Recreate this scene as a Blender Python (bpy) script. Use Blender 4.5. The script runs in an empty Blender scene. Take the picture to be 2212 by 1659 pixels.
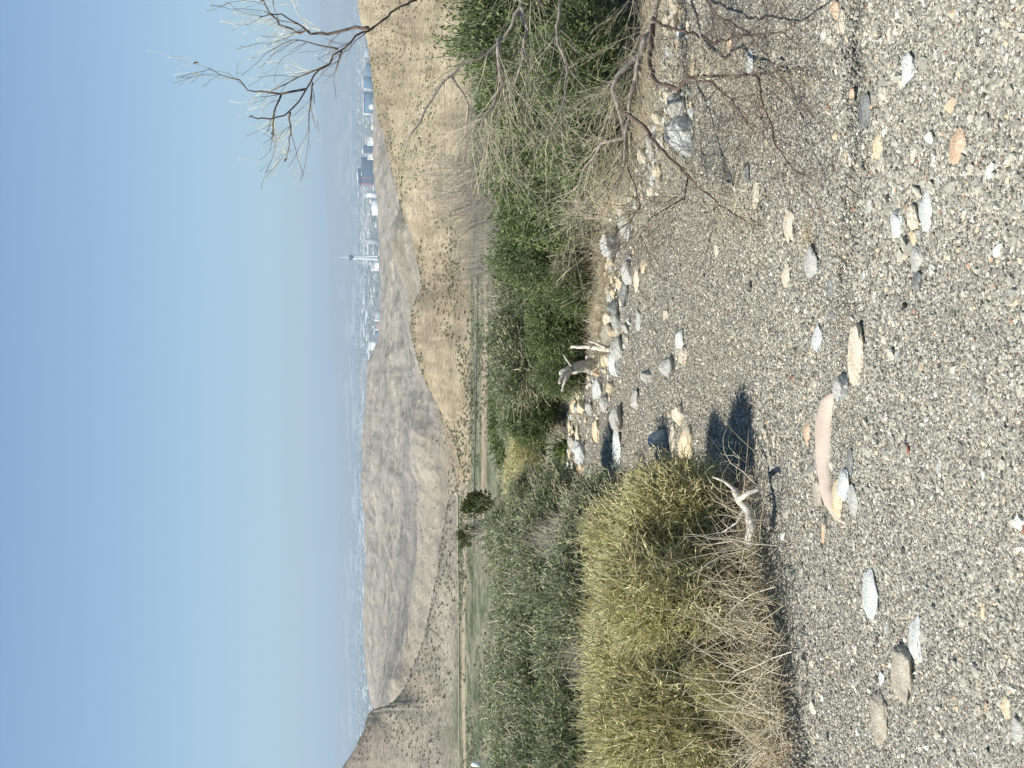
import bpy, math, random
import numpy as np
from mathutils import Vector, Matrix
C = bpy.context.scene.collection
R_ = math.radians
# ------------------------------------------------------------------ camera (photo is turned a quarter: world up = picture left)
F = 2963.0; HOR = 770.0; CAMZ = 1.55
PITCH = math.atan((1106 - HOR) / F)
cp, sp = math.cos(PITCH), math.sin(PITCH)
cam_d = bpy.data.cameras.new('camera'); cam = bpy.data.objects.new('camera', cam_d); C.objects.link(cam)
bpy.context.scene.camera = cam
cam_d.sensor_width = 36; cam_d.lens = F * 36 / 2212; cam_d.clip_start = .05; cam_d.clip_end = 200000
fw = Vector((0, cp, -sp)); up = Vector((0, sp, cp)); rt = Vector((1, 0, 0))
M = Matrix((-up, rt, -fw)).transposed().to_4x4(); M.translation = (0, 0, CAMZ); cam.matrix_world = M
# ------------------------------------------------------------------ world, sun, exposure
SUN_EL = 53; SUN_AZ = (-.90, -.44)
sd = Vector((SUN_AZ[0] * math.cos(R_(SUN_EL)), SUN_AZ[1] * math.cos(R_(SUN_EL)), math.sin(R_(SUN_EL)))).normalized()
world = bpy.data.worlds.new('World'); bpy.context.scene.world = world; world.use_nodes = True
wn = world.node_tree.nodes; bg = wn['Background']
sky = wn.new('ShaderNodeTexSky'); sky.sky_type = 'NISHITA'; sky.sun_disc = False
sky.sun_elevation = R_(SUN_EL); sky.sun_rotation = math.atan2(sd.x, sd.y)
sky.altitude = 750; sky.air_density = 1.0; sky.dust_density = .5; sky.ozone_density = .8
hz = wn.new('ShaderNodeMix'); hz.data_type = 'RGBA'; hz.blend_type = 'MULTIPLY'; hz.inputs[0].default_value = 1; hz.inputs[7].default_value = (.84, 1.02, 1.13, 1)
world.node_tree.links.new(sky.outputs[0], hz.inputs[6]); world.node_tree.links.new(hz.outputs[2], bg.inputs[0]); bg.inputs[1].default_value = .082
sl = bpy.data.lights.new('sun', 'SUN'); sl.energy = 5.0; sl.angle = R_(.5); sl.color = (1, .95, .87)
so = bpy.data.objects.new('sun', sl); C.objects.link(so)
so.rotation_euler = sd.to_track_quat('Z', 'Y').to_euler()
vs = bpy.context.scene.view_settings
vs.view_transform = 'Standard'; vs.look = 'None'; vs.exposure = 0.5; vs.gamma = 1; vs.use_curve_mapping = False
bpy.context.scene.cycles.volume_bounces = 1
bpy.context.scene.cycles.max_bounces = 8
bpy.context.scene.cycles.volume_max_steps = 64
# ------------------------------------------------------------------ helpers
def pix(x, y, d):
    """photo position (x, y on a 2212 wide print) at the forward distance d, in metres"""
    a = (829.5 - y) / F; b = (x - 1106) / F
    dy = cp - b * sp
    return Vector((d * a / dy, d, CAMZ + d * (-sp - b * cp) / dy))
def zof(x, d):
    b = (x - 1106) / F
    return CAMZ + d * (-sp - b * cp) / (cp - b * sp)
def sof(y, x=1000.):
    return (829.5 - y) / F / (cp - (x - 1106) / F * sp)
def rayg(x, y, z=0.0):
    b = (x - 1106) / F
    t = (-sp - b * cp) / (cp - b * sp)
    return pix(x, y, (z - CAMZ) / t)
rg = np.random.default_rng(7)
LAT = rg.random((8, 256, 256))
def vnoise(x, y, k=0):
    x = np.asarray(x, float); y = np.asarray(y, float)
    xi = np.floor(x).astype(np.int64); yi = np.floor(y).astype(np.int64)
    fx = x - xi; fy = y - yi; fx = fx * fx * (3 - 2 * fx); fy = fy * fy * (3 - 2 * fy)
    L = LAT[k % 8]; a = xi & 255; b = yi & 255; a1 = (xi + 1) & 255; b1 = (yi + 1) & 255
    return (L[a, b] * (1 - fx) + L[a1, b] * fx) * (1 - fy) + (L[a, b1] * (1 - fx) + L[a1, b1] * fx) * fy - .5
def fbm(x, y, o=4, k=0, ridged=False):
    s = 0; a = 1.; t = 0
    for i in range(o):
        n = vnoise(x * 2 ** i + 17.3 * i, y * 2 ** i - 9.1 * i, k + i)
        s = s + a * ((.5 - 2 * np.abs(n)) if ridged else n * 2); t += a; a *= .5
    return s / t
def smooth(e0, e1, x):
    t = np.clip((x - e0) / (e1 - e0), 0, 1); return t * t * (3 - 2 * t)
def tag(o, label=None, cat=None, group=None, kind=None):
    if label: o['label'] = label
    if cat: o['category'] = cat
    if group: o['group'] = group
    if kind: o['kind'] = kind
    return o
def empty(name, loc=(0, 0, 0), rz=0):
    o = bpy.data.objects.new(name, None); C.objects.link(o); o.location = loc; o.rotation_euler.z = rz; o.empty_display_size = .1
    return o
def link_mesh(name, V, Fc, mat, parent=None, smoothf=False, attrs=None, cols=None):
    me = bpy.data.meshes.new(name); V = np.asarray(V, np.float32)
    me.vertices.add(len(V)); me.vertices.foreach_set('co', V.ravel())
    if isinstance(Fc, np.ndarray):
        n, k = Fc.shape; me.loops.add(n * k); me.loops.foreach_set('vertex_index', Fc.ravel().astype(np.int32))
        me.polygons.add(n); me.polygons.foreach_set('loop_start', np.arange(0, n * k, k, dtype=np.int32))
    else:
        L = np.array([len(f) for f in Fc]); me.loops.add(int(L.sum()))
        me.loops.foreach_set('vertex_index', np.fromiter((i for f in Fc for i in f), np.int32))
        me.polygons.add(len(L)); me.polygons.foreach_set('loop_start', np.concatenate([[0], np.cumsum(L)[:-1]]).astype(np.int32))
    me.update(calc_edges=True)
    if smoothf: me.polygons.foreach_set('use_smooth', np.ones(len(me.polygons), bool))
    if attrs:
        for an, av in attrs.items():
            at = me.attributes.new(an, 'FLOAT', 'POINT'); at.data.foreach_set('value', np.asarray(av, np.float32))
    if cols is not None:
        at = me.attributes.new('Col', 'FLOAT_COLOR', 'POINT')
        at.data.foreach_set('color', np.concatenate([cols, np.ones((len(cols), 1))], 1).astype(np.float32).ravel())
    if mat: me.materials.append(mat)
    o = bpy.data.objects.new(name, me); C.objects.link(o)
    if parent: o.parent = parent
    return o
def copy_tree(o, parent=None):
    c = o.copy(); C.objects.link(c); c.parent = parent
    for ch in o.children: copy_tree(ch, c)
    return c
class MB:
    def __init__(s): s.v = []; s.f = []
    def tube(s, pts, rad, n=5):
        pts = [Vector(p) for p in pts]; base = len(s.v); N = len(pts)
        for i, p in enumerate(pts):
            t = (pts[min(i + 1, N - 1)] - pts[max(i - 1, 0)]).normalized()
            a = t.cross(Vector((.13, .9, .31))).normalized(); b = t.cross(a)
            r = rad[i]
            for k in range(n):
                th = 2 * math.pi * k / n; s.v.append(p + a * math.cos(th) * r + b * math.sin(th) * r)
        for i in range(N - 1):
            for k in range(n):
                q = base + i * n + k; q2 = base + i * n + (k + 1) % n
                s.f.append((q, q2, q2 + n, q + n))
        s.f.append(tuple(range(base, base + n))[::-1]); s.f.append(tuple(range(base + (N - 1) * n, base + N * n)))
    def box(s, x0, x1, y0, y1, z0, z1):
        b = len(s.v)
        s.v += [Vector(p) for p in ((x0, y0, z0), (x1, y0, z0), (x1, y1, z0), (x0, y1, z0), (x0, y0, z1), (x1, y0, z1), (x1, y1, z1), (x0, y1, z1))]
        s.f += [tuple(b + i for i in q) for q in ((0, 3, 2, 1), (4, 5, 6, 7), (0, 1, 5, 4), (1, 2, 6, 5), (2, 3, 7, 6), (3, 0, 4, 7))]
    def lathe(s, prof, n=16):
        b = len(s.v)
        for r, z in prof:
            for k in range(n): s.v.append(Vector((r * math.cos(2 * math.pi * k / n), r * math.sin(2 * math.pi * k / n), z)))
        for i in range(len(prof) - 1):
            for k in range(n):
                q = b + i * n + k; q2 = b + i * n + (k + 1) % n; s.f.append((q, q2, q2 + n, q + n))
        s.f.append(tuple(b + k for k in range(n))[::-1]); s.f.append(tuple(b + (len(prof) - 1) * n + k for k in range(n)))
    def build(s, name, mat, parent=None, sm=False):
        return link_mesh(name, np.array([tuple(v) for v in s.v]), s.f, mat, parent, sm)
# ------------------------------------------------------------------ materials
def newmat(name, rough=.9, spec=.2):
    m = bpy.data.materials.new(name); m.use_nodes = True; b = m.node_tree.nodes['Principled BSDF']
    b.inputs['Roughness'].default_value = rough; b.inputs['Specular IOR Level'].default_value = spec
    return m, m.node_tree.nodes, m.node_tree.links, b
def ramp(n, stops, interp='LINEAR'):
    r = n.new('ShaderNodeValToRGB'); e = r.color_ramp; e.interpolation = interp
    while len(e.elements) < len(stops): e.elements.new(.5)
    for el, (p, c) in zip(e.elements, stops): el.position = p; el.color = (*c, 1)
    return r
def tex(n, l, kind, scale, coord='Object', **kw):
    t = n.new(kind)
    if 'Scale' in t.inputs: t.inputs['Scale'].default_value = scale
    for k, v in kw.items(): t.inputs[k].default_value = v
    tc = n.new('ShaderNodeTexCoord'); l.new(tc.outputs[coord], t.inputs['Vector'])
    return t
def mixc(n, l, a, b, fac, mode='MIX'):
    m = n.new('ShaderNodeMix'); m.data_type = 'RGBA'; m.blend_type = mode
    for src, idx in ((fac, 0), (a, 6), (b, 7)):
        if hasattr(src, 'links'): l.new(src, m.inputs[idx])
        elif idx == 0: m.inputs[0].default_value = src
        else: m.inputs[idx].default_value = (*src, 1)
    return m.outputs[2]
def bump(n, l, b, h, s, d):
    bm = n.new('ShaderNodeBump'); bm.inputs['Strength'].default_value = s; bm.inputs['Distance'].default_value = d
    l.new(h, bm.inputs['Height']); l.new(bm.outputs[0], b.inputs['Normal'])
def leaf_mat(name, stops, trans=.22):
    m, n, l, b = newmat(name, .75, .25)
    at = n.new('ShaderNodeAttribute'); at.attribute_name = 'tone'
    nz = tex(n, l, 'ShaderNodeTexNoise', 5.0, Detail=2)
    oi = n.new('ShaderNodeObjectInfo')
    ma = n.new('ShaderNodeMath'); ma.operation = 'MULTIPLY_ADD'; l.new(nz.outputs[0], ma.inputs[0]); ma.inputs[1].default_value = .5; l.new(at.outputs['Fac'], ma.inputs[2])
    mb = n.new('ShaderNodeMath'); mb.operation = 'MULTIPLY_ADD'; l.new(oi.outputs['Random'], mb.inputs[0]); mb.inputs[1].default_value = .16; l.new(ma.outputs[0], mb.inputs[2])
    mc = n.new('ShaderNodeMath'); mc.operation = 'SUBTRACT'; l.new(mb.outputs[0], mc.inputs[0]); mc.inputs[1].default_value = .33
    r = ramp(n, stops); l.new(mc.outputs[0], r.inputs[0]); l.new(r.outputs[0], b.inputs['Base Color'])
    if trans:
        tr = n.new('ShaderNodeBsdfTranslucent'); l.new(r.outputs[0], tr.inputs[0])
        mx = n.new('ShaderNodeMixShader'); mx.inputs[0].default_value = trans
        l.new(b.outputs[0], mx.inputs[1]); l.new(tr.outputs[0], mx.inputs[2]); l.new(mx.outputs[0], n['Material Output'].inputs[0])
    return m
def plain_mat(name, col, var=.25, scale=20, rough=.85, spec=.2, bmp=0):
    m, n, l, b = newmat(name, rough, spec)
    nz = tex(n, l, 'ShaderNodeTexNoise', scale, Detail=5)
    r = ramp(n, [(.3, tuple(c * (1 - var) for c in col)), (.7, tuple(min(1, c * (1 + var)) for c in col))])
    l.new(nz.outputs[0], r.inputs[0]); l.new(r.outputs[0], b.inputs['Base Color'])
    if bmp: bump(n, l, b, nz.outputs[0], .6, bmp)
    return m
MAT = {}
MAT['salt'] = leaf_mat('saltbush_leaf', [(0, (.07, .095, .032)), (.5, (.20, .245, .095)), (1, (.46, .50, .28))])
MAT['dark'] = leaf_mat('dark_green_leaf', [(0, (.05, .08, .022)), (.5, (.12, .175, .05)), (1, (.30, .38, .15))])
MAT['yell'] = leaf_mat('yellow_green_leaf', [(0, (.16, .15, .04)), (.5, (.42, .395, .135)), (1, (.82, .78, .42))], .22)
MAT['straw'] = leaf_mat('dry_straw', [(0, (.40, .33, .20)), (.5, (.66, .58, .40)), (1, (.88, .82, .66))], .15)
MAT['blade'] = leaf_mat('green_blade', [(0, (.10, .15, .04)), (.5, (.22, .29, .10)), (1, (.4, .45, .2))])
MAT['jun'] = leaf_mat('juniper_leaf', [(0, (.03, .045, .012)), (.5, (.07, .095, .022)), (1, (.16, .17, .05))], .2)
MAT['twig_pale'] = plain_mat('pale_twig', (.68, .61, .42), .3, 30)
MAT['twig_grey'] = plain_mat('grey_twig', (.36, .33, .28), .3, 30)
MAT['twig_yell'] = plain_mat('yellow_twig', (.74, .69, .42), .3, 30)
MAT['bark'] = plain_mat('dark_bark', (.13, .095, .075), .4, 60, bmp=.003)
MAT['bark_grey'] = plain_mat('grey_bark', (.30, .26, .22), .35, 50, bmp=.004)
MAT['drift'] = plain_mat('bleached_wood', (.52, .48, .40), .3, 40, bmp=.004)
MAT['leaf_dry'] = plain_mat('dry_leaf_brown', (.22, .14, .07), .4, 60)

def rock_mat(name, c1, c2, c3, scale=9, vein=.5, fine=1., bs=.6):
    m, n, l, b = newmat(name, .85, .25)
    nz = tex(n, l, 'ShaderNodeTexNoise', scale, Detail=9, Roughness=.65)
    r = ramp(n, [(.32, c1), (.5, c2), (.68, c3)]); l.new(nz.outputs[0], r.inputs[0])
    v = tex(n, l, 'ShaderNodeTexNoise', scale * 3.2, Detail=6, Distortion=2.2)
    r2 = ramp(n, [(.47, (0, 0, 0)), (.5, (1, 1, 1)), (.53, (0, 0, 0))]); l.new(v.outputs[0], r2.inputs[0])
    sc = n.new('ShaderNodeMath'); sc.operation = 'MULTIPLY'; sc.inputs[1].default_value = vein; l.new(r2.outputs[0], sc.inputs[0])
    cc = mixc(n, l, r.outputs[0], tuple(min(1, c * 1.5 + .05) for c in c3), sc.outputs[0])
    f = tex(n, l, 'ShaderNodeTexNoise', 130, Detail=4)
    r3 = ramp(n, [(.3, (1 - .28 * fine,) * 3), (.7, (1 + .15 * fine,) * 3)]); l.new(f.outputs[0], r3.inputs[0])
    l.new(mixc(n, l, cc, r3.outputs[0], 1., 'MULTIPLY'), b.inputs['Base Color'])
    ad = n.new('ShaderNodeMath'); ad.operation = 'ADD'; l.new(nz.outputs[0], ad.inputs[0]); l.new(f.outputs[0], ad.inputs[1])
    bump(n, l, b, ad.outputs[0], bs, .01)
    return m
ROCK = {
 'cream': rock_mat('cream_limestone', (.42, .36, .26), (.58, .50, .37), (.70, .63, .50)),
 'yellow': rock_mat('yellow_sandstone', (.46, .37, .22), (.60, .50, .33), (.68, .60, .43), vein=.2),
 'orange': rock_mat('orange_sandstone', (.42, .29, .18), (.54, .39, .26), (.62, .48, .34), vein=.3),
 'pink': rock_mat('pinkish_tan_stone', (.42, .33, .26), (.50, .40, .31), (.56, .46, .37), 4, .12),
 'grey': rock_mat('grey_limestone', (.28, .278, .25), (.39, .385, .34), (.50, .49, .43), 7, .4, .6),
 'blue': rock_mat('blue_grey_limestone', (.37, .385, .36), (.50, .515, .48), (.62, .63, .585), 6, .3, .5),
 'dark': rock_mat('dark_grey_rock', (.10, .105, .10), (.18, .185, .175), (.30, .30, .275)),
 'tan': rock_mat('grey_tan_boulder', (.24, .21, .16), (.37, .335, .26), (.52, .47, .36), 14, .3),
}
def gravel_ground_mat():
    m, n, l, b = newmat('gravel_ground', .95, .15)
    def cells(sc):
        v = tex(n, l, 'ShaderNodeTexVoronoi', sc, Randomness=1)
        s = n.new('ShaderNodeSeparateColor'); l.new(v.outputs['Color'], s.inputs[0])
        r = ramp(n, [(0, (.13, .12, .092)), (.22, (.21, .20, .16)), (.5, (.31, .295, .237)), (.75, (.39, .373, .30)), (.9, (.48, .46, .37)), (.97, (.66, .63, .52))], 'LINEAR')
        l.new(s.outputs[0], r.inputs[0]); return v, r.outputs[0]
    v1, c1 = cells(150); v2, c2 = cells(75)
    col = mixc(n, l, c1, c2, .5)
    nz = tex(n, l, 'ShaderNodeTexNoise', 1.6, Detail=4)
    r = ramp(n, [(.35, (.82, .82, .84)), (.65, (1.08, 1.05, .98))]); l.new(nz.outputs[0], r.inputs[0])
    col = mixc(n, l, col, r.outputs[0], 1., 'MULTIPLY')
    at = n.new('ShaderNodeAttribute'); at.attribute_name = 'soil'
    ns = tex(n, l, 'ShaderNodeTexNoise', 40, Detail=8)
    rs = ramp(n, [(.3, (.22, .175, .115)), (.7, (.44, .36, .25))]); l.new(ns.outputs[0], rs.inputs[0])
    l.new(mixc(n, l, col, rs.outputs[0], at.outputs['Fac']), b.inputs['Base Color'])
    ad = n.new('ShaderNodeMath'); ad.operation = 'MULTIPLY_ADD'; l.new(v2.outputs['Distance'], ad.inputs[0]); ad.inputs[1].default_value = 1.; l.new(v1.outputs['Distance'], ad.inputs[2])
    iv = n.new('ShaderNodeMath'); iv.operation = 'MULTIPLY'; iv.inputs[1].default_value = -1; l.new(ad.outputs[0], iv.inputs[0])
    bump(n, l, b, iv.outputs[0], 1., .012)
    return m
ROCK['slab'] = rock_mat('smooth_pink_slab', (.47, .385, .31), (.52, .43, .345), (.56, .475, .385), 3, .06, .45, .2)
MAT['gravel'] = gravel_ground_mat()
def pebble_mat():
    m, n, l, b = newmat('pebble', .85, .25)
    at = n.new('ShaderNodeAttribute'); at.attribute_type = 'INSTANCER'; at.attribute_name = 'tone'
    r = ramp(n, [(0, (.075, .071, .06)), (.12, (.16, .153, .125)), (.34, (.27, .26, .212)), (.62, (.36, .347, .28)), (.86, (.46, .44, .355)), (.955, (.70, .68, .58)), (.975, (.66, .54, .36)), (.993, (.55, .42, .28)), (.997, (.28, .12, .08))])
    l.new(at.outputs['Fac'], r.inputs[0])
    nz = tex(n, l, 'ShaderNodeTexNoise', 2.5, Detail=5); r2 = ramp(n, [(.3, (.75, .75, .75)), (.7, (1.15, 1.15, 1.15))]); l.new(nz.outputs[0], r2.inputs[0])
    l.new(mixc(n, l, r.outputs[0], r2.outputs[0], 1., 'MULTIPLY'), b.inputs['Base Color'])
    return m
MAT['pebble'] = pebble_mat()
def terrain_mat():
    m, n, l, b = newmat('desert_terrain', .95, .1)
    at = n.new('ShaderNodeAttribute'); at.attribute_name = 'Col'
    n1 = tex(n, l, 'ShaderNodeTexNoise', .035, Detail=8, Roughness=.65); r1 = ramp(n, [(.32, (.78, .77, .76)), (.68, (1.2, 1.19, 1.17))]); l.new(n1.outputs[0], r1.inputs[0])
    n2 = tex(n, l, 'ShaderNodeTexNoise', .35, Detail=6, Roughness=.7); r2 = ramp(n, [(.36, (.48, .51, .46)), (.5, (.98, .98, .98)), (.66, (1.25, 1.23, 1.18))]); l.new(n2.outputs[0], r2.inputs[0])
    c = mixc(n, l, at.outputs['Color'], r1.outputs[0], .9, 'MULTIPLY'); c = mixc(n, l, c, r2.outputs[0], .9, 'MULTIPLY')
    l.new(c, b.inputs['Base Color'])
    ad = n.new('ShaderNodeMath'); ad.operation = 'MULTIPLY_ADD'; l.new(n1.outputs[0], ad.inputs[0]); ad.inputs[1].default_value = 6; l.new(n2.outputs[0], ad.inputs[2])
    bump(n, l, b, ad.outputs[0], .7, 1.6)
    return m
MAT['terrain'] = terrain_mat()
# ------------------------------------------------------------------ near ground
# banks: lines on the ground (x, y) where vegetation soil begins
LB = [rayg(*p) for p in ((1790, 1800), (1765, 1659), (1712, 1450), (1690, 1300), (1655, 1130), (1640, 1010), (1500, 975), (1340, 1010), (1240, 1085), (1212, 1100))]
LBx = np.array([p.x for p in LB]); LBy = np.array([p.y for p in LB])
RBp = [rayg(*p) for p in ((1212, 930), (1225, 880), (1262, 800), (1290, 640), (1300, 480), (1345, 440), (1385, 330), (1415, 250), (1440, 0), (1450, -200))]
RBx = np.array([p.x for p in RBp]); RBy = np.array([p.y for p in RBp])
def soil_mask(x, y):
    # left bank as a polygon test: right edge x_l(y) for y beyond its nearest point
    o = np.argsort(LBy); xl = np.interp(y, LBy[o], LBx[o], left=-99, right=LBx[o][-1] - .5)
    e = .03 * vnoise(x * 9, y * 9, 2)
    ml = smooth(.0, .10, xl - x + e * 2)
    yb = np.interp(x, LBx[np.argsort(LBx)], np.minimum.accumulate(LBy[np.argsort(LBx)][::-1])[::-1])
    xr = np.interp(x, np.sort(RBx), RBy[np.argsort(RBx)], left=99, right=RBy[-1])
    mr = smooth(.0, .12, y - xr + e * 3)
    return np.clip(ml, 0, 1), np.clip(mr, 0, 1)
def near_z(x, y):
    x = np.asarray(x, float); y = np.asarray(y, float)
    ml, mr = soil_mask(x, y)
    z = .012 * fbm(x * 1.3, y * 1.3, 3, 1) + .006 * fbm(x * 6, y * 6, 2, 3)
    z = z + .07 * ml + .06 * mr
    # small scarp: the coarse gravel nearest the camera on the right lies lower
    sy = 4.27 + .05 * np.sin(x * 5.) + .10 * vnoise(x * 3.1, y * 1.5, 5) + .05 * vnoise(x * 14, y * 9, 6) - .12 * np.clip(.25 - x, 0, 1)
    z = z - .045 * smooth(.0, .09, sy - y) * smooth(-.05, .5, x)
    z = z - .15 * smooth(10, 14, y)
    return z
def nz1(x, y): return float(near_z(np.array([x]), np.array([y]))[0])
nx, ny = 520, 620
gx = np.linspace(-4.2, 4.2, nx); gy = np.linspace(.6, 14, ny)
X, Y = np.meshgrid(gx, gy); Z = near_z(X, Y); ml, mr = soil_mask(X, Y)
Vn = np.stack([X.ravel(), Y.ravel(), Z.ravel()], 1)
i = np.arange(nx - 1)[None, :] + np.arange(ny - 1)[:, None] * nx
quad = np.stack([i, i + 1, i + nx + 1, i + nx], -1).reshape(-1, 4)
g = link_mesh('gravel_wash', Vn, quad, MAT['gravel'], None, True, attrs={'soil': np.clip(ml + mr, 0, 1).ravel()})
g['kind'] = 'structure'
# ------------------------------------------------------------------ far terrain (polar sheet through traced crest lines, each at its own distance)
def curve(pts):
    ys = np.array([p[0] for p in pts], float); xs = np.array([p[1] for p in pts], float)
    o = np.argsort(ys); return lambda y: np.interp(y, ys[o], xs[o])
ridgeR = curve([(-400, 730), (-150, 758), (0, 771.7), (50, 777.7), (89, 791), (123, 798), (178, 803.5), (232, 812), (258, 816), (298, 830), (349, 840), (381, 850), (428, 862), (468, 872), (504, 888), (547, 898), (587, 908), (620, 912), (645, 903), (668, 896), (708, 888), (738, 892), (777, 902), (817, 917), (857, 937), (902, 959), (936, 977), (976, 991), (1013, 1005), (1047, 1020), (1090, 1024), (2000, 1024)])
knoll = curve([(-400, 900), (300, 900), (440, 890), (468, 872), (498, 860), (528, 857), (557, 860), (587, 872), (617, 886), (656, 895), (700, 905), (800, 915), (843, 927), (860, 920), (886, 910), (926, 900), (976, 898), (1017, 904), (1037, 914), (1100, 915), (1146, 913), (1186, 909), (1225, 903), (1265, 898), (1317, 892), (1378, 878), (1430, 866), (1461, 851), (1502, 850), (1700, 850), (2000, 850)])
mid2 = curve([(-400, 880), (400, 880), (600, 878), (700, 880), (787, 886), (857, 880), (950, 872), (1027, 866), (1100, 874), (1200, 862), (1300, 868), (1400, 852), (1500, 830), (2000, 830)])
mid3 = curve([(-400, 850), (300, 850), (430, 846), (520, 838), (600, 846), (700, 842), (800, 834), (900, 838), (1000, 828), (1100, 836), (1200, 840), (1300, 832), (1400, 826), (1500, 822), (2000, 822)])
farR = curve([(-400, 812), (200, 811), (329, 809), (408, 812), (468, 820), (567, 824), (627, 826), (658, 823), (728, 822), (745, 815), (757, 808), (781, 798.5), (837, 792.6), (896, 788.6), (976, 784.6), (1047, 783.6), (1106, 790), (1166, 792.5), (1245, 789.6), (1315, 788.6), (1399, 790.6), (1471, 795.7), (1502, 806), (1530, 814), (2000, 814)])
leftH = curve([(-400, 985), (1000, 985), (1060, 976), (1120, 964), (1166, 954), (1205, 951), (1260, 941), (1317, 930), (1362, 921.6), (1399, 909), (1440, 890.6), (1481, 874), (1504, 857.6), (1514, 849), (1518, 837), (1524, 812), (1533, 798), (1568, 787.5), (1611, 764.8), (1657, 733.8), (1900, 610), (2300, 560)])
mount = curve([(-600, 690), (0, 694), (120, 700), (300, 702), (480, 708), (600, 716), (760, 722), (900, 735), (1100, 738), (1300, 732), (1500, 728), (2200, 720)])
# columns by azimuth
ns = 1100; S = np.linspace(-.62, .62, ns)
Yp = 829.5 - S * F * cp          # approximate picture row for each azimuth
def ctl(dd, xpix=None, z=None):
    d = np.broadcast_to(np.asarray(dd, float), (ns,)).copy()
    zz = np.array([zof(x, q) for x, q in zip(xpix, d)]) if xpix is not None else np.broadcast_to(np.asarray(z, float), (ns,)).copy()
    return d, zz
xr = ridgeR(Yp); xk = knoll(Yp); xl = leftH(Yp)
rmask = smooth(1075, 1030, Yp)                      # 1 on the right where the tan hill stands
dR = 575 + np.clip(1022 - xr, 2, 400) * 1.55
dL = 640 + np.clip(990 - xl, 2, 600) * 1.0
cl = []
cl.append(ctl(14, z=-.15)); cl.append(ctl(20, z=-1.2)); cl.append(ctl(40, z=-3.6)); cl.append(ctl(110, z=-14)); cl.append(ctl(300, z=-43))
cl.append(ctl(430, z=-44.5)); cl.append(ctl(555, z=-45.2))
zR = np.array([zof(x, q) for x, q in zip(xr, dR)]); zL = np.array([zof(x, q) for x, q in zip(xl, dL)])
d1 = dR * rmask + (dL) * (1 - rmask); z1 = zR * rmask + zL * (1 - rmask)
# foot of slope
df = 565 * rmask + 632 * (1 - rmask); cl.append((df, np.full(ns, -45.3)))
cl.append((d1, z1))
d2 = d1 + 130; z2 = np.minimum(z1 - 9, np.array([zof(x, q) for x, q in zip(np.maximum(xk, np.minimum(xr, 1100)) + 30, d2)])); z2 = np.maximum(z2, -62); cl.append((d2, z2))
dk = np.maximum(1080 + 0 * S, d2 + 120); cl.append(ctl(dk, xpix=xk))
cl.append((dk + 130, cl[-1][1] - 2.5))
d3 = dk + 420; cl.append(ctl(d3, xpix=mid2(Yp))); cl.append((d3 + 130, cl[-1][1] - 2))
d4 = d3 + 520; cl.append(ctl(d4, xpix=mid3(Yp))); cl.append((d4 + 160, cl[-1][1] - 2))
d5 = d4 + 620; cl.append(ctl(d5, xpix=farR(Yp)))
cl.append((d5 + 700, np.full(ns, -120.))); cl.append((np.full(ns, 6500.), np.full(ns, -232.)))
cl.append((np.full(ns, 10500.), np.full(ns, -224.)))
cl.append(ctl(15000, xpix=804 + 0 * S)); cl.append(ctl(20000, xpix=788 + 0 * S)); cl.append(ctl(28000, xpix=772 + 0 * S)); cl.append(ctl(38000, xpix=754 + 0 * S))
cl.append(ctl(48000, xpix=mount(Yp)))
cl.append((np.full(ns, 56000.), cl[-1][1] * .5))
DC = np.array([c[0] for c in cl]); ZC = np.array([c[1] for c in cl])
nper = [10, 10, 14, 22, 26, 18, 22, 6, 90, 26, 70, 16, 60, 18, 60, 18, 60, 12, 14, 14, 24, 16, 16, 14, 24, 8]
Ds = []; Zs = []; Ts = []
for k in range(len(cl) - 1):
    for j in range(nper[k]):
        t = j / nper[k]; ts = t * t * (3 - 2 * t) * .6 + t * .4
        Ds.append(DC[k] + (DC[k + 1] - DC[k]) * t); Zs.append(ZC[k] + (ZC[k + 1] - ZC[k]) * (ts if k > 6 else t)); Ts.append(k + t)
Ds.append(DC[-1]); Zs.append(ZC[-1]); Ts.append(len(cl) - 1.)
Ds = np.array(Ds); Zs = np.array(Zs); Ts = np.maximum(np.array(Ts)[:, None] - 1, 0) + 0 * Ds
XX = Ds * S[None, :]; YY = Ds
# relief: gullies and small ridges
ga = smooth(6.0, 6.6, Ts) * smooth(16.2, 15.0, Ts)
near_crest = np.exp(-((Ts - 7) / .12) ** 2)
Zs = Zs + ga * (1 - .8 * near_crest) * (3.6 * fbm(XX / 70, YY / 120, 5, 1, True) + 1.5 * fbm(XX / 20, YY / 26, 4, 2))
Zs = Zs + smooth(9, 10, Ts) * smooth(16, 15, Ts) * (3.5 * fbm(XX / 170, YY / 420, 5, 3, True) + 2.2 * fbm(XX / 30, YY / 60, 4, 5, True) + 1.6 * fbm(XX / 11, YY / 120, 4, 2, True))
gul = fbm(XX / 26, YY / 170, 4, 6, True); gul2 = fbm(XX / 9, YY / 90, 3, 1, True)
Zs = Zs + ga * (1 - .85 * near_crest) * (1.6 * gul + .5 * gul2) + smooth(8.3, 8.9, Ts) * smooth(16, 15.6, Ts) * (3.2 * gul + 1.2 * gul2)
Zs = Zs + smooth(2.0, 3.0, Ts) * smooth(6.4, 5.8, Ts) * .5 * fbm(XX / 40, YY / 40, 3, 4)
Zs = Zs + smooth(22.2, 23, Ts) * 260 * fbm(XX / 5200, YY / 9000, 5, 5, True) * smooth(24, 23.6, Ts)
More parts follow.
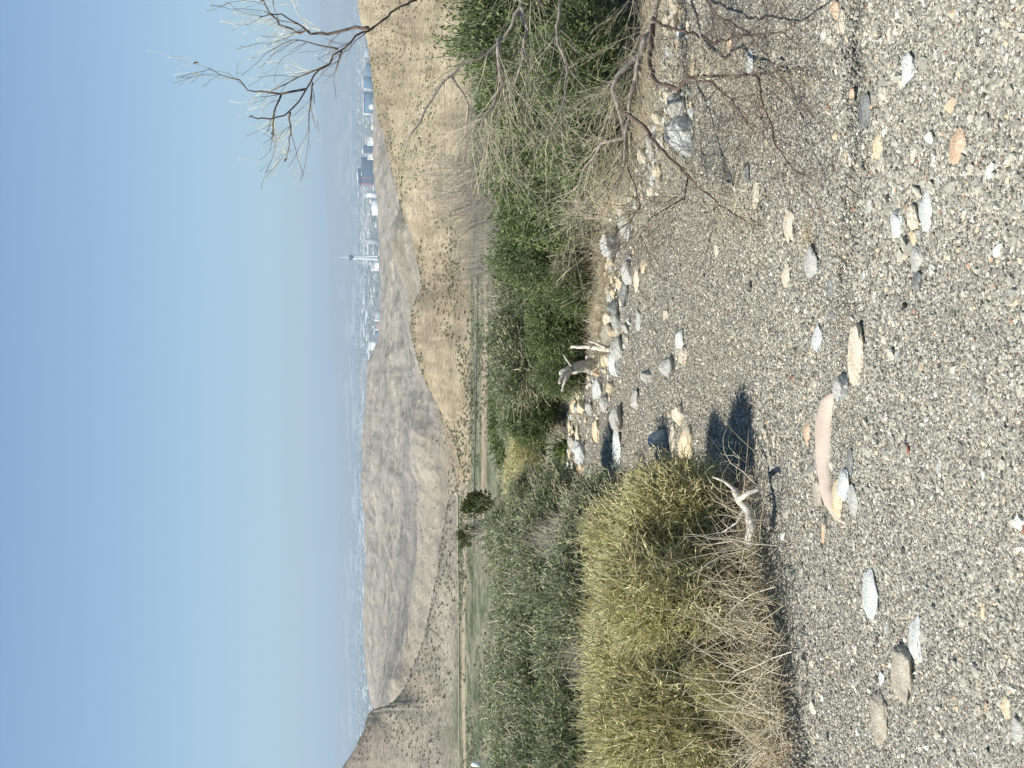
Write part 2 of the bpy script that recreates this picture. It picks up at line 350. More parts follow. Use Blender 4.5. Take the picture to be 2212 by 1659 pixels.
# crag on the left slope and knoll rocks
crag = ((np.abs(Ts - 6.9) < .5) & (Yp[None, :] > 1470) & (Yp[None, :] < 1600))
cragw = np.exp(-((Ts - 6.8) / .22) ** 2) * np.exp(-((Yp[None, :] - 1525) / 30) ** 2)
Zs = Zs + cragw * 9 * fbm(XX / 13, YY / 40, 4, 6, True)
kn = (np.abs(Ts - 9) < .35) & (Yp[None, :] > 440) & (Yp[None, :] < 700)
Zs = Zs + kn * 4 * fbm(XX / 25, YY / 40, 4, 6, True)
# colours of the ground: soil and rock by region, gullies tinted by height
def C3(*c): return np.array(c, float)
shp = Ts.shape
col = np.ones(shp + (3,)) * C3(.35, .28, .19)
def blend(mask, c): 
    global col
    col = col * (1 - mask[..., None]) + C3(*c) * mask[..., None]
n_a = fbm(XX / 60, YY / 110, 4, 2); n_b = fbm(XX / 16, YY / 90, 4, 3); n_c = fbm(XX / 240, YY / 160, 4, 5)
blend(smooth(.2, 1, Ts) * smooth(3.6, 3, Ts), (.27, .245, .16))
fl = smooth(3, 3.6, Ts) * smooth(6.15, 6.0, Ts); n_e = fbm(XX / 5, YY / 9, 3, 2); blend(fl, (.20, .205, .135)); blend(fl * smooth(.05, .3, n_e) * .8, (.10, .115, .06)); blend(fl * smooth(.1, .35, -n_e) * .6, (.33, .30, .21))
blend(smooth(3.6, 3.9, Ts) * smooth(5.9, 5.6, Ts) * smooth(.12, .3, fbm(XX / 120, YY / 26, 3, 6)), (.42, .35, .25))
# tan hill
hr = smooth(5.95, 6.05, Ts) * smooth(8.3, 7.8, Ts) * rmask[None, :]
n_d = fbm(XX / 7, YY / 22, 4, 1)
blend(hr, (.385, .315, .21)); blend(hr * smooth(.0, .3, n_b) * .8, (.29, .235, .16)); blend(hr * smooth(.05, .35, -n_a) * .7, (.46, .39, .265)); blend(hr * smooth(.08, .3, n_d) * .55, (.22, .19, .12)); blend(hr * smooth(.1, .35, -n_d) * .5, (.54, .46, .32))
# left grey slope
hl = smooth(5.95, 6.1, Ts) * smooth(8.6, 7.9, Ts) * (1 - rmask[None, :])
blend(hl, (.31, .285, .225)); blend(hl * smooth(.1, .3, n_d) * .5, (.17, .165, .12)); blend(hl * smooth(.0, .3, n_a) * .7, (.26, .23, .19)); blend(hl * smooth(.1, .4, n_b) * .5, (.44, .36, .27))
blend(hl * smooth(1545, 1580, Yp)[None, :] * smooth(6.5, 6.8, Ts), (.33, .275, .22))
blend(np.clip(cragw * 2, 0, 1) * smooth(.0, .1, fbm(XX / 11, YY / 30, 4, 3, True)), (.09, .085, .08))
# benches
mk = smooth(8.2, 8.6, Ts) * smooth(16.3, 15.9, Ts)
blend(mk, (.27, .25, .215)); n_f = fbm(XX / 22, YY / 130, 5, 7, True); blend(mk * smooth(.0, .2, n_f) * .6, (.40, .37, .315)); blend(mk * smooth(.0, .2, -n_f) * .5, (.19, .18, .155)); blend(mk * smooth(.08, .3, n_d) * .45, (.18, .17, .13)); blend(mk * smooth(9.3, 10, Ts) * smooth(12.2, 11.4, Ts), (.25, .235, .215))
blend(mk * smooth(8.3, 8.7, Ts) * smooth(9.5, 9.1, Ts) * smooth(900, 960, Yp)[None, :] * .6, (.42, .36, .26))
blend(mk * smooth(.1, .35, n_c) * .6, (.36, .33, .27)); blend(mk * smooth(.1, .35, n_b) * .6, (.17, .16, .135)); blend(mk * smooth(.15, .4, n_a) * .4, (.40, .365, .295))
blend(mk * smooth(14.2, 15, Ts) * .5, (.33, .28, .25))
blend(kn * 1. * smooth(8.4, 8.7, Ts), (.27, .25, .19)); 
blend(mk * smooth(.0, .25, -gul) * .45, (.17, .16, .135)); blend(mk * smooth(.1, .35, gul) * .35, (.40, .37, .31)); blend(hr * smooth(.0, .25, -gul) * .4, (.27, .235, .15)); blend(hl * smooth(.0, .25, -gul) * .45, (.19, .175, .14))  # tint follows the relief: darker in gully floors, paler on bench ribs
# bright dirt tracks
tr = np.abs(Ts - (12.5 + .3 * np.sin(S * 30)[None, :])) < .022; blend(tr * .7, (.55, .48, .36))
tr = np.abs(Ts - (14.6 + .2 * np.sin(S * 17)[None, :])) < .018; blend(tr * .6, (.55, .48, .36))
# city plain and mountains
pm = smooth(16.3, 17, Ts); blend(pm, (.20, .20, .18)); blend(pm * smooth(.1, .3, fbm(XX / 700, YY / 2500, 4, 4)) * .8, (.52, .50, .45)); blend(smooth(22.0, 22.8, Ts), (.25, .21, .19))
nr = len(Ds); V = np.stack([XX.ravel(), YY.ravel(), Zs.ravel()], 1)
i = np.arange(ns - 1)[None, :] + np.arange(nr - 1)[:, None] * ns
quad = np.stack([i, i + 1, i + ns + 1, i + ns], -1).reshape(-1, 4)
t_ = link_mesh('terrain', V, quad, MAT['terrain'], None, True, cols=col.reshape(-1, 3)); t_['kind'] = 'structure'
def terr_z(x, y):
    """height of the far terrain at world x, y"""
    s = x / y; c = (s - S[0]) / (S[1] - S[0]); j = int(min(max(c, 0), ns - 2)); f = c - j
    za = np.interp(y, Ds[:, j], Zs[:, j]); zb = np.interp(y, Ds[:, j + 1], Zs[:, j + 1]); return float(za * (1 - f) + zb * f)
def ground_z(x, y): return nz1(x, y) if y < 14 else terr_z(x, y)
# ------------------------------------------------------------------ roads on the valley floor
def ribbon(name, pts, w, mat, lift):
    v = []; f = []
    P = []
    for a, b in zip(pts[:-1], pts[1:]):
        for k in range(24): P.append(a.lerp(b, k / 24))
    P.append(pts[-1])
    for k, p in enumerate(P):
        t = (P[min(k + 1, len(P) - 1)] - P[max(k - 1, 0)]); t.z = 0; t.normalize(); nrm = Vector((-t.y, t.x, 0))
        for sgn in (-1, 1):
            q = p + nrm * sgn * w / 2; v.append((q.x, q.y, terr_z(q.x, q.y) + lift))
        if k: f.append((2 * k - 2, 2 * k - 1, 2 * k + 1, 2 * k))
    o = link_mesh(name, np.array(v), f, mat); o['kind'] = 'structure'; return o
def floorpt(x, y, z=-45.1): 
    return rayg(x, y, z)
ribbon('road', [floorpt(*p) for p in ((1032, 560), (1031, 660), (1030.5, 790), (1028, 900), (1025, 985), (1023, 1075), (1022, 1200))], 3.6, plain_mat('asphalt', (.17, .16, .145), .2, .5), .3)
ribbon('dirt_road', [floorpt(*p) for p in ((990, 960), (989.5, 1110), (990, 1200), (991, 1350), (991.5, 1500), (992, 1659), (993, 1800))], 3.2, plain_mat('dirt_road', (.46, .39, .29), .35, .05), .3)
# ------------------------------------------------------------------ rocks
def ico(sub):
    t = (1 + 5 ** .5) / 2
    v = [(-1, t, 0), (1, t, 0), (-1, -t, 0), (1, -t, 0), (0, -1, t), (0, 1, t), (0, -1, -t), (0, 1, -t), (t, 0, -1), (t, 0, 1), (-t, 0, -1), (-t, 0, 1)]
    f = [(0, 11, 5), (0, 5, 1), (0, 1, 7), (0, 7, 10), (0, 10, 11), (1, 5, 9), (5, 11, 4), (11, 10, 2), (10, 7, 6), (7, 1, 8), (3, 9, 4), (3, 4, 2), (3, 2, 6), (3, 6, 8), (3, 8, 9), (4, 9, 5), (2, 4, 11), (6, 2, 10), (8, 6, 7), (9, 8, 1)]
    v = [Vector(p).normalized() for p in v]
    for _ in range(sub):
        cache = {}; nf = []
        def md(a, b):
            k = (min(a, b), max(a, b))
            if k not in cache: cache[k] = len(v); v.append(((v[a] + v[b]) / 2).normalized())
            return cache[k]
        for a, b, c in f:
            x, y, z = md(a, b), md(b, c), md(c, a); nf += [(a, x, z), (b, y, x), (c, z, y), (x, y, z)]
        f = nf
    return np.array([tuple(p) for p in v]), np.array(f)
ICO4 = ico(4); ICO3 = ico(3); ICO2 = ico(2); ICO1 = ico(1)
def rock_shape(seed, ang=.7, base=ICO4):
    r = np.random.default_rng(seed); v = base[0].copy(); n = 13
    pl = r.normal(size=(n, 3)); pl /= np.linalg.norm(pl, axis=1)[:, None]; h = r.uniform(.5, .92, n)
    for p, q in zip(pl, h):
        dd = v @ p; over = np.maximum(dd - q, 0) * ang; v -= over[:, None] * p
    o = r.uniform(0, 90, 3)
    nz = fbm(v[:, 0] * 2.2 + o[0], v[:, 1] * 2.2 + v[:, 2] * 1.7 + o[1], 4, 1) * .13 + fbm(v[:, 2] * 6 + o[2], v[:, 0] * 6 - v[:, 1] * 5, 3, 3) * .05
    v *= (1 + nz)[:, None]
    mn, mx = v.min(0), v.max(0); v = (v - (mn + mx) / 2) / (mx - mn)
    return v
def rock(x, y, w, h, kind, label, ang=.75, seed=None, group=None, rz=None, flat=1.0, name='rock'):
    """x, y = middle of its foot-print in the photo, w along the ground, h towards the sky, in photo units"""
    seed = seed if seed is not None else int(x * 7 + y * 13)
    p = rayg(x + h * .45, y); k = p.length / F if False else math.hypot(p.x, p.y) / F * 1.04
    if x < 1480 and not group: w *= 1.12; h *= 1.1
    W = w * k; App = h * k; dep = math.atan(CAMZ / p.y)
    D = max(min(W * .8, App * 2.4), .4 * W); Hh = max(App - D * math.sin(dep), .42 * App) * .92 * flat
    B_ = ICO3 if seed >= 1000 and group else ICO4
    v = rock_shape(seed, ang, B_) * np.array([W, D, Hh * 1.5])
    a = rz if rz is not None else ((seed * 37) % 50 - 25) / 100.
    ca, sa = math.cos(a), math.sin(a); v = np.stack([v[:, 0] * ca - v[:, 1] * sa, v[:, 0] * sa + v[:, 1] * ca, v[:, 2]], 1)
    cy = p.y + D * .45
    gz = nz1(p.x, cy)
    o = link_mesh(name, v, B_[1], ROCK[kind], None, True)
    o.location = (p.x, cy, gz + Hh * (.42 if group else .30))
    tag(o, label, 'rock', group); return o
RK = [
 # foreground right
 (1830,205,36,15,'orange','small orange-tan stone left on gravel below the dark shadow step, nearest the bare twigs'),
 (1842,237,76,34,'dark','wide dark blue-grey rock lying along the small gravel step at upper right of the wash'),
 (1868,310,58,24,'yellow','narrow yellow rock just in front of the dark rock on the gravel step'),
 (1857,334,22,20,'cream','small rounded cream stone touching the narrow yellow rock'),
 (1931,145,70,40,'blue','pale veined grey slab set flush in coarse gravel near the right bank'),
 (2041,306,86,34,'orange','pointed orange-brown layered rock alone in the coarse foreground gravel'),
 (1817,42,52,24,'cream','cream rock at the gravel step close to the photo edge'),
 (1803,20,42,28,'orange','brown shaded rock behind the cream rock at the photo edge'),
 (1612,372,44,26,'dark','black and white striped rock under the tips of the bare twigs'),
 (1632,418,60,24,'cream','whitish flat stone beside the black and white striped rock'),
 (1578,389,26,20,'dark','small dark grey stone beyond the black and white striped rock'),
 (1934,467,56,42,'cream','rounded cream boulder between two pale blue slabs'),
 (1903,480,62,36,'blue','pale blue-grey slab on the far side of the rounded cream boulder'),
 (1970,455,92,28,'blue','long whitish blue slab on the near side of the rounded cream boulder'),
 (1706,482,78,28,'cream','cream rock with a dark hollow at one end in mid gravel'),
 (1700,594,54,26,'cream','split cream rock beyond the low grey boulder'),
 (1752,562,72,38,'grey','low grey boulder sunk in gravel next to a ring of dry grass'),
 (1791,618,48,16,'dark','small dark slate-like stone in front of the low grey boulder'),
 (1796,682,22,12,'dark','tiny dark stone left of the dark slate-like stone'),
 (1762,731,62,34,'blue','flat pale blue slab level with the gravel in the middle of the wash'),
 (1842,766,142,34,'cream','long smooth cream rock with brown specks in the middle foreground'),
 (1950,556,60,30,'grey','grey angular rock left of the whitish blue slab cluster'),
 (1955,608,46,30,'dark','dark broken rock at the left end of the slab cluster'),
 (1941,512,32,20,'yellow','yellowish stone wedged between blue slabs and grey angular rock'),
 (1831,588,16,10,'yellow','tiny mustard yellow stone on open gravel'),
 # foreground middle-left
 (1811,838,62,44,'grey','grey layered rock beside the right end of the curved pink slab'),
 (1806,1078,86,30,'yellow','yellow slab leaning on the left end of the curved pink slab'),
 (1821,1049,72,38,'blue','blue-white angular rock in front of the yellow slab'),
 (1760,1064,66,38,'tan','grey and yellow rock on the far side of the curved pink slab'),
 (1835,1002,66,17,'dark','dark grey low rock in front of the curved pink slab'),
 (1844,1082,70,22,'grey','smooth grey stone in front of the blue-white angular rock'),
 (1775,1148,56,10,'orange','thin pinkish orange sliver of rock left of the curved slab'),
 (1738,939,62,18,'orange','low pink-brown rock just beyond the curved pink slab'),
 (1652,936,26,9,'yellow','little yellow stone at the edge of the left bush shadow'),
 (1880,1288,112,44,'blue','craggy grey-white rock with a dark end in left foreground gravel'),
 (1982,1386,106,30,'blue','smooth blue-grey cigar-shaped stone in front of the largest boulder'),
 (1945,1467,130,68,'tan','largest rounded tan-grey boulder in the left foreground'),
 (1897,1563,118,44,'tan','rounded grey-tan boulder beyond the largest boulder, near the left bank'),
 (2168,1531,50,24,'yellow','tan stone near the lower left edge of the wash'),
 (2190,1580,54,34,'grey','grey stone beside the tan stone at lower left edge'),
 (1846,1404,24,14,'cream','small cream stone between the left bank and the smooth cigar-shaped stone'),
 (1914,1360,26,16,'grey','small grey-tan stone between craggy rock and largest boulder'),
 # right bank row
 (1466,292,80,66,'blue','large pale blue slab under the bare branches at the right bank'),
 (1455,226,50,40,'grey','grey rock touching the right end of the large pale blue slab'),
 (1418,252,28,30,'cream','cream stone at the bank edge beyond the large pale blue slab'),
 (1387,334,28,22,'cream','egg-like white stone at the root of the bare branches'),
 (1368,308,28,24,'dark','round dark grey cobble in the shade behind the egg-like white stone'),
 (1407,306,32,28,'grey','grey cobble between the egg-like white stone and the pale blue slab'),
 (1437,50,42,22,'cream','cream rock at the bank foot nearest the photo edge'),
 (1440,207,34,22,'cream','cream cobble against the dark bank, right of the pale blue slab'),
 (1443,104,26,18,'blue','small blue-grey cobble at the bank foot near the cream rock'),
 (1525,150,38,14,'yellow','long yellow-tan stone on gravel below the right bank'),
 (1574,90,44,12,'orange','brown-orange sliver beneath the foreground twigs'),
 (1490,226,18,12,'yellow','tiny yellow cube-like stone right of the pale blue slab'),
 # far row
 (1320,528,52,44,'blue','angular pale blue rock at the corner of the dry grass bank'),
 (1322,562,22,20,'yellow','small yellow stone left of the angular pale blue rock'),
 (1350,455,28,28,'cream','cream stone among branches in the right far rock row'),
 (1356,487,54,36,'blue','blue-grey flat rock between cream stone and angular pale blue rock'),
 (1335,440,26,24,'yellow','yellowish stone at the foot of the dark green shrubs'),
 (1325,664,38,32,'dark','dark grey boulder with black shadow below the grass bank'),
 (1332,694,30,22,'grey','two-tone grey rock next to the dark grey boulder'),
 (1353,708,24,18,'grey','small grey rock in front of the two-tone grey rock'),
 (1324,716,20,22,'yellow','yellow stone in the middle of the far rock row'),
 (1333,752,46,30,'grey','mottled grey-white rock at the foot of the broken pale limb'),
 (1328,786,50,30,'blue','bulky blue-grey rock right of the stump-like log'),
 (1283,801,24,20,'orange','peach-coloured stone directly below the stump-like log'),
 (1304,778,28,18,'yellow','ochre stone between the stump-like log and bulky blue-grey rock'),
 (1291,660,28,12,'orange','pinkish stone on the edge of the brown grass bank'),
 (1356,588,48,28,'grey','grey slab left of the angular pale blue rock'),
 (1377,602,52,16,'cream','pale low slab in front of the grey slab'),
 (1391,574,28,14,'yellow','tan stone in front of the pale low slab'),
 (1350,634,52,22,'dark','dark flat rock right of the dark grey boulder'),
 (1440,794,42,36,'grey','grey rock with a black gap beside it on open gravel'),
 (1468,732,40,22,'blue','blue half of the pair of leaf-shaped rocks on open gravel'),
 (1474,766,38,22,'cream','cream half of the pair of leaf-shaped rocks on open gravel'),
 (1378,692,44,14,'grey','low blue-grey rock in front of the far rock row'),
 (1438,679,20,15,'cream','triangular cream stone alone beyond the leaf-shaped pair'),
 (1394,814,28,26,'grey','grey cobble left of the bulky blue-grey rock, nearer the camera'),
 (1289,838,44,24,'blue','blue-grey cobble left of the peach-coloured stone'),
 (1285,933,44,18,'yellow','tan bar-shaped rock at the left end of the far rock row'),
 (1331,905,50,34,'grey','large pale grey rock in the left far row behind the yellow rocks'),
 (1332,970,92,24,'blue','long bluish gravelly slab touching the yellow bush'),
 (1313,942,24,11,'yellow','small yellow stone on top end of the long bluish slab'),
 (1252,982,44,26,'blue','blue-grey rock near the green blade tuft'),
 (1253,1013,38,19,'orange','peach rock farthest left before the yellow bush'),
 (1229,922,28,10,'yellow','tiny cream stone at the tip of the far green shrub'),
 (1418,950,38,42,'blue','pale grey pyramid rock beyond the large yellow rock'),
 (1478,960,78,34,'yellow','large smooth yellow rock next to the left bush shadow'),
 (1452,955,72,16,'cream','long cream rock just behind the large yellow rock'),
 (1463,897,42,28,'cream','pointed cream rock at the right end of the yellow rock group'),
 (1545,540,30,14,'cream','tan half-buried stone right of centre in mid gravel'),
 (1372,864,40,20,'grey','grey cobble at the near edge of the left far row'),
 (1302,872,34,22,'grey','rough grey cobble in the left far row'),
 (1316,836,24,18,'yellow','sandy cobble between the bulky rock and the pale grey rock'),
 (1620,130,60,20,'blue','pale blue buried slab beneath the hanging twigs'),
]
for r in RK: rock(*r)
rr_ = random.Random(99); bankx = [(0, 1440), (120, 1432), (250, 1415), (330, 1385), (440, 1345), (480, 1300), (640, 1290), (800, 1262), (880, 1225), (960, 1222), (1080, 1216)]
PK = {}
for k in range(135):
    y = rr_.uniform(-20, 1090); bx_ = float(np.interp(y, [q[0] for q in bankx], [q[1] for q in bankx])); x = bx_ + 6 + abs(rr_.gauss(0, 32))
    w = rr_.uniform(12, 32) * (1 + .5 * (rr_.random() < .15)); kd = rr_.choice(['cream', 'blue', 'grey', 'cream', 'blue', 'yellow', 'tan', 'grey'])
    rock(x, y, w, w * rr_.uniform(.35, .75), kd, 'small broken %s stone in the litter along the foot of the right bank' % {'cream': 'cream', 'blue': 'pale blue-grey', 'grey': 'grey', 'yellow': 'yellow', 'tan': 'tan'}[kd], .9, 1000 + k, 'broken %s stones along the right bank' % kd)
for k in range(55):
    y = rr_.uniform(0, 640) if k % 3 else rr_.uniform(640, 1600); x = rr_.uniform(1840, 2200)
    w = rr_.uniform(14, 34); kd = rr_.choice(['cream', 'grey', 'blue', 'grey', 'tan'])
    rock(x, y, w, w * rr_.uniform(.35, .6), kd, 'small angular %s stone set in the coarse foreground gravel' % {'cream': 'cream', 'blue': 'pale blue-grey', 'grey': 'grey', 'tan': 'tan'}[kd], .9, 2000 + k, 'angular %s stones in the foreground' % kd)
# smaller rubble nobody could count: one object
def rubble():
    V = []; Fm = []; mi = []; nb = 0; ks = ['cream', 'blue', 'grey', 'yellow', 'tan']
    for k in range(620):
        if k < 430:
            y = rr_.uniform(-20, 1095); bx_ = float(np.interp(y, [q[0] for q in bankx], [q[1] for q in bankx])); x = bx_ + 4 + abs(rr_.gauss(0, 45)); w = rr_.uniform(6, 17)
        else: y = rr_.uniform(-20, 1680); x = rr_.uniform(1480, 2210) if rr_.random() < .6 else rr_.uniform(1850, 2210); w = rr_.uniform(7, 16)
        p = rayg(x, y); kk = math.hypot(p.x, p.y) / F; W = w * kk
        ml_, mr_ = soil_mask(np.array([p.x]), np.array([p.y]))
        if ml_[0] > .5: continue
        v = rock_shape(5000 + k, .9, ICO2) * np.array([W, W * rr_.uniform(.5, .9), W * rr_.uniform(.35, .7)]); a = rr_.uniform(0, 6.28)
        v = np.stack([v[:, 0] * math.cos(a) - v[:, 1] * math.sin(a), v[:, 0] * math.sin(a) + v[:, 1] * math.cos(a), v[:, 2]], 1) + np.array([p.x, p.y, nz1(p.x, p.y) + W * .16])
        V.append(v); Fm.append(ICO2[1] + nb); nb += len(v); mi += [rr_.choice((0, 0, 1, 2, 2, 3, 4))] * len(ICO2[1])
    o = link_mesh('stone_rubble', np.concatenate(V), np.concatenate(Fm), None); [o.data.materials.append(ROCK[q]) for q in ks]
    o.data.polygons.foreach_set('material_index', np.array(mi, np.int32)); tag(o, 'small loose stone rubble scattered along the bank and over the gravel', 'rubble', None, 'stuff')
rubble()
# curved pink slab
def slab():
    pts = [(1793, 846), (1772, 862), (1762, 905), (1763, 950), (1764, 1000), (1772, 1050), (1782, 1090), (1800, 1120), (1822, 1135)]
    far = [rayg(*p) for p in pts]
    near = [rayg(p[0] + w, p[1] + q) for p, w, q in zip(pts, (8, 28, 30, 28, 26, 24, 26, 14, 4), (2, 0, 0, 0, 0, 0, -4, -8, -2))]
    def dens(P, n=60):
        out = []
        for k in range(n + 1):
            t = k / n * (len(P) - 1); j = min(int(t), len(P) - 2); out.append(P[j].lerp(P[j + 1], t - j))
        return out
    A = dens(far); B = dens(near); v = []; f = []; m = 9
    for k, (a, b) in enumerate(zip(A, B)):
        for j in range(m + 1):
            t = j / m; q = a.lerp(b, t)
            e = math.sin(math.pi * min(1, max(0, k / 60))) ** .35
            hz = .030 * e * (math.sin(math.pi * (.04 + .92 * t)) ** .45)
            hz += .004 * float(fbm(np.array(q.x * 9), np.array(q.y * 9), 3, 2))
            v.append((q.x, q.y, nz1(q.x, q.y) + hz - .006))
    n0 = len(v)
    for k in range(60):
        for j in range(m): i0 = k * (m + 1) + j; f.append((i0, i0 + 1, i0 + m + 2, i0 + m + 1))
    # closed underside
    v += [(x, y, z - .05) for x, y, z in v[:n0]]
    for k in range(60):
        for j in range(m): i0 = n0 + k * (m + 1) + j; f.append((i0, i0 + m + 1, i0 + m + 2, i0 + 1))
    for k in range(60):
        for j in (0, m):
            i0 = k * (m + 1) + j; q = (i0, i0 + m + 1, i0 + m + 1 + n0, i0 + n0); f.append(q if j == 0 else q[::-1])
    for k in (0, 60):
        for j in range(m):
            i0 = k * (m + 1) + j; q = (i0, i0 + 1, i0 + 1 + n0, i0 + n0); f.append(q if k == 60 else q[::-1])
    o = link_mesh('rock_slab', np.array(v), f, ROCK['slab'], None, True); tag(o, 'long curved smooth pinkish-tan rock slab in the middle of the wash', 'rock')
slab()
# ------------------------------------------------------------------ gravel pebbles (uncountable: one object with geometry nodes)
def gravel():
    r = np.random.default_rng(5)
    N = 560000
    # more points per square metre near the camera
    y = 2.75 / (1 - r.random(N) * (1 - 2.75 / 11.5)); x = (r.random(N) * 2 - 1) * .34 * y
    coarse = smooth(.15, .5, x) * smooth(4.35, 4.2, y)
    coarse = np.maximum(coarse * .7, smooth(.1, .45, fbm(x * 1.1, y * 1.1, 3, 6)) * .4)
    sz = np.exp(r.normal(np.log(.0031), .34, N)) * (1 + .3 * coarse) * (1 + .4 * fbm(x * .7, y * 3.5, 3, 4)).clip(.6, 1.5)
    big = r.random(N) < (.004 + .008 * coarse + .012 * smooth(7, 9, y)); sz[big] *= 1.6 + 1.9 * r.random(big.sum()) ** 2
    sz *= 1 + .25 * smooth(5, 10, y)
    ml, mr = soil_mask(x, y); keep = r.random(N) > np.clip(ml + mr, 0, 1) * .85
    x, y, sz, big = x[keep], y[keep], sz[keep], big[keep]; N = len(x)
    z = near_z(x, y) + sz * .12
    me = bpy.data.meshes.new('gravel'); me.vertices.add(N); me.vertices.foreach_set('co', np.stack([x, y, z], 1).astype(np.float32).ravel())
    at = me.attributes.new('scl', 'FLOAT_VECTOR', 'POINT'); at.data.foreach_set('vector', (sz[:, None] * r.uniform((.8, .65, .38), (1.5, 1.1, .75), (N, 3))).astype(np.float32).ravel())
    at = me.attributes.new('rot', 'FLOAT_VECTOR', 'POINT'); at.data.foreach_set('vector', np.stack([r.normal(0, .35, N), r.normal(0, .35, N), r.random(N) * 6.28], 1).astype(np.float32).ravel())
    at = me.attributes.new('tone', 'FLOAT', 'POINT'); at.data.foreach_set('value', np.where(big, r.uniform(.3, 1, N), r.random(N)).astype(np.float32))
    o = bpy.data.objects.new('gravel', me); C.objects.link(o); tag(o, kind='stuff')
    o['label'] = 'loose grey and cream gravel covering the wash bed'
    o['category'] = 'gravel'
    ng = bpy.data.node_groups.new('pebbles', 'GeometryNodeTree')
    ng.interface.new_socket('Geometry', in_out='INPUT', socket_type='NodeSocketGeometry'); ng.interface.new_socket('Geometry', in_out='OUTPUT', socket_type='NodeSocketGeometry')
    n = ng.nodes; l = ng.links; gi = n.new('NodeGroupInput'); go = n.new('NodeGroupOutput')
    mp = n.new('GeometryNodeMeshToPoints'); l.new(gi.outputs[0], mp.inputs[0])
    geos = n.new('GeometryNodeGeometryToInstance')
    for k in range(4):
        ic = n.new('GeometryNodeMeshIcoSphere'); ic.inputs['Subdivisions'].default_value = 2
        sp_ = n.new('GeometryNodeSetPosition'); l.new(ic.outputs[0], sp_.inputs[0])
        nt = n.new('ShaderNodeTexNoise'); nt.noise_dimensions = '4D'; nt.inputs['W'].default_value = k * 3.7; nt.inputs['Scale'].default_value = 1.1; nt.inputs['Detail'].default_value = 1
        vm = n.new('ShaderNodeVectorMath'); vm.operation = 'SUBTRACT'; l.new(nt.outputs['Color'], vm.inputs[0]); vm.inputs[1].default_value = (.5, .5, .5)
        v2 = n.new('ShaderNodeVectorMath'); v2.operation = 'SCALE'; l.new(vm.outputs[0], v2.inputs[0]); v2.inputs['Scale'].default_value = 2.0
        l.new(v2.outputs[0], sp_.inputs['Offset'])
        sm = n.new('GeometryNodeSetMaterial'); l.new(sp_.outputs[0], sm.inputs[0]); sm.inputs['Material'].default_value = MAT['pebble']
        l.new(sm.outputs[0], geos.inputs[0])
    iop = n.new('GeometryNodeInstanceOnPoints'); l.new(mp.outputs[0], iop.inputs['Points']); l.new(geos.outputs[0], iop.inputs['Instance'])
    iop.inputs['Pick Instance'].default_value = True
    rv = n.new('FunctionNodeRandomValue'); rv.data_type = 'INT'; rv.inputs[4].default_value = 0; rv.inputs[5].default_value = 3; l.new(rv.outputs[2], iop.inputs['Instance Index'])
    for an, sock in (('scl', 'Scale'), ('rot', 'Rotation')):
        na = n.new('GeometryNodeInputNamedAttribute'); na.data_type = 'FLOAT_VECTOR'; na.inputs[0].default_value = an
        if sock == 'Rotation':
            e = n.new('FunctionNodeEulerToRotation'); l.new(na.outputs[0], e.inputs[0]); l.new(e.outputs[0], iop.inputs[sock])
        else: l.new(na.outputs[0], iop.inputs[sock])
    l.new(iop.outputs[0], go.inputs[0])
    md = o.modifiers.new('pebbles', 'NODES'); md.node_group = ng
gravel()
# ------------------------------------------------------------------ vegetation
def unit(a): return a / np.maximum(np.linalg.norm(a, axis=-1, keepdims=True), 1e-9)
def prisms(P, Rr):
    """P (n, k, 3) polylines, Rr (n, k) radii -> three-sided tubes"""
    n, k, _ = P.shape; T = unit(np.gradient(P, axis=1)); ref = np.array([.31, .55, .77])
    A = unit(np.cross(T, ref)); B = np.cross(T, A); v = []
    for q in range(3):
        th = 2 * math.pi * q / 3; v.append(P + (A * math.cos(th) + B * math.sin(th)) * Rr[..., None])
    V = np.stack(v, 2).reshape(-1, 3)                                   # n, k, 3 corners
    idx = np.arange(n * k * 3).reshape(n, k, 3); f = []
    for q in range(3):
        a = idx[:, :-1, q]; b = idx[:, :-1, (q + 1) % 3]; c = idx[:, 1:, (q + 1) % 3]; d = idx[:, 1:, q]
        f.append(np.stack([a, b, c, d], -1).reshape(-1, 4))
    return V, np.concatenate(f)
def leaves(P, A, L, W, r):
    """diamond leaves at P along A"""
    sd_ = unit(np.cross(A, r.normal(size=A.shape))); a = A * L[:, None] / 2; b = sd_ * W[:, None] / 2
    V = np.stack([P - a, P + b, P + a, P - b], 1).reshape(-1, 3); return V, np.arange(len(V)).reshape(-1, 4)
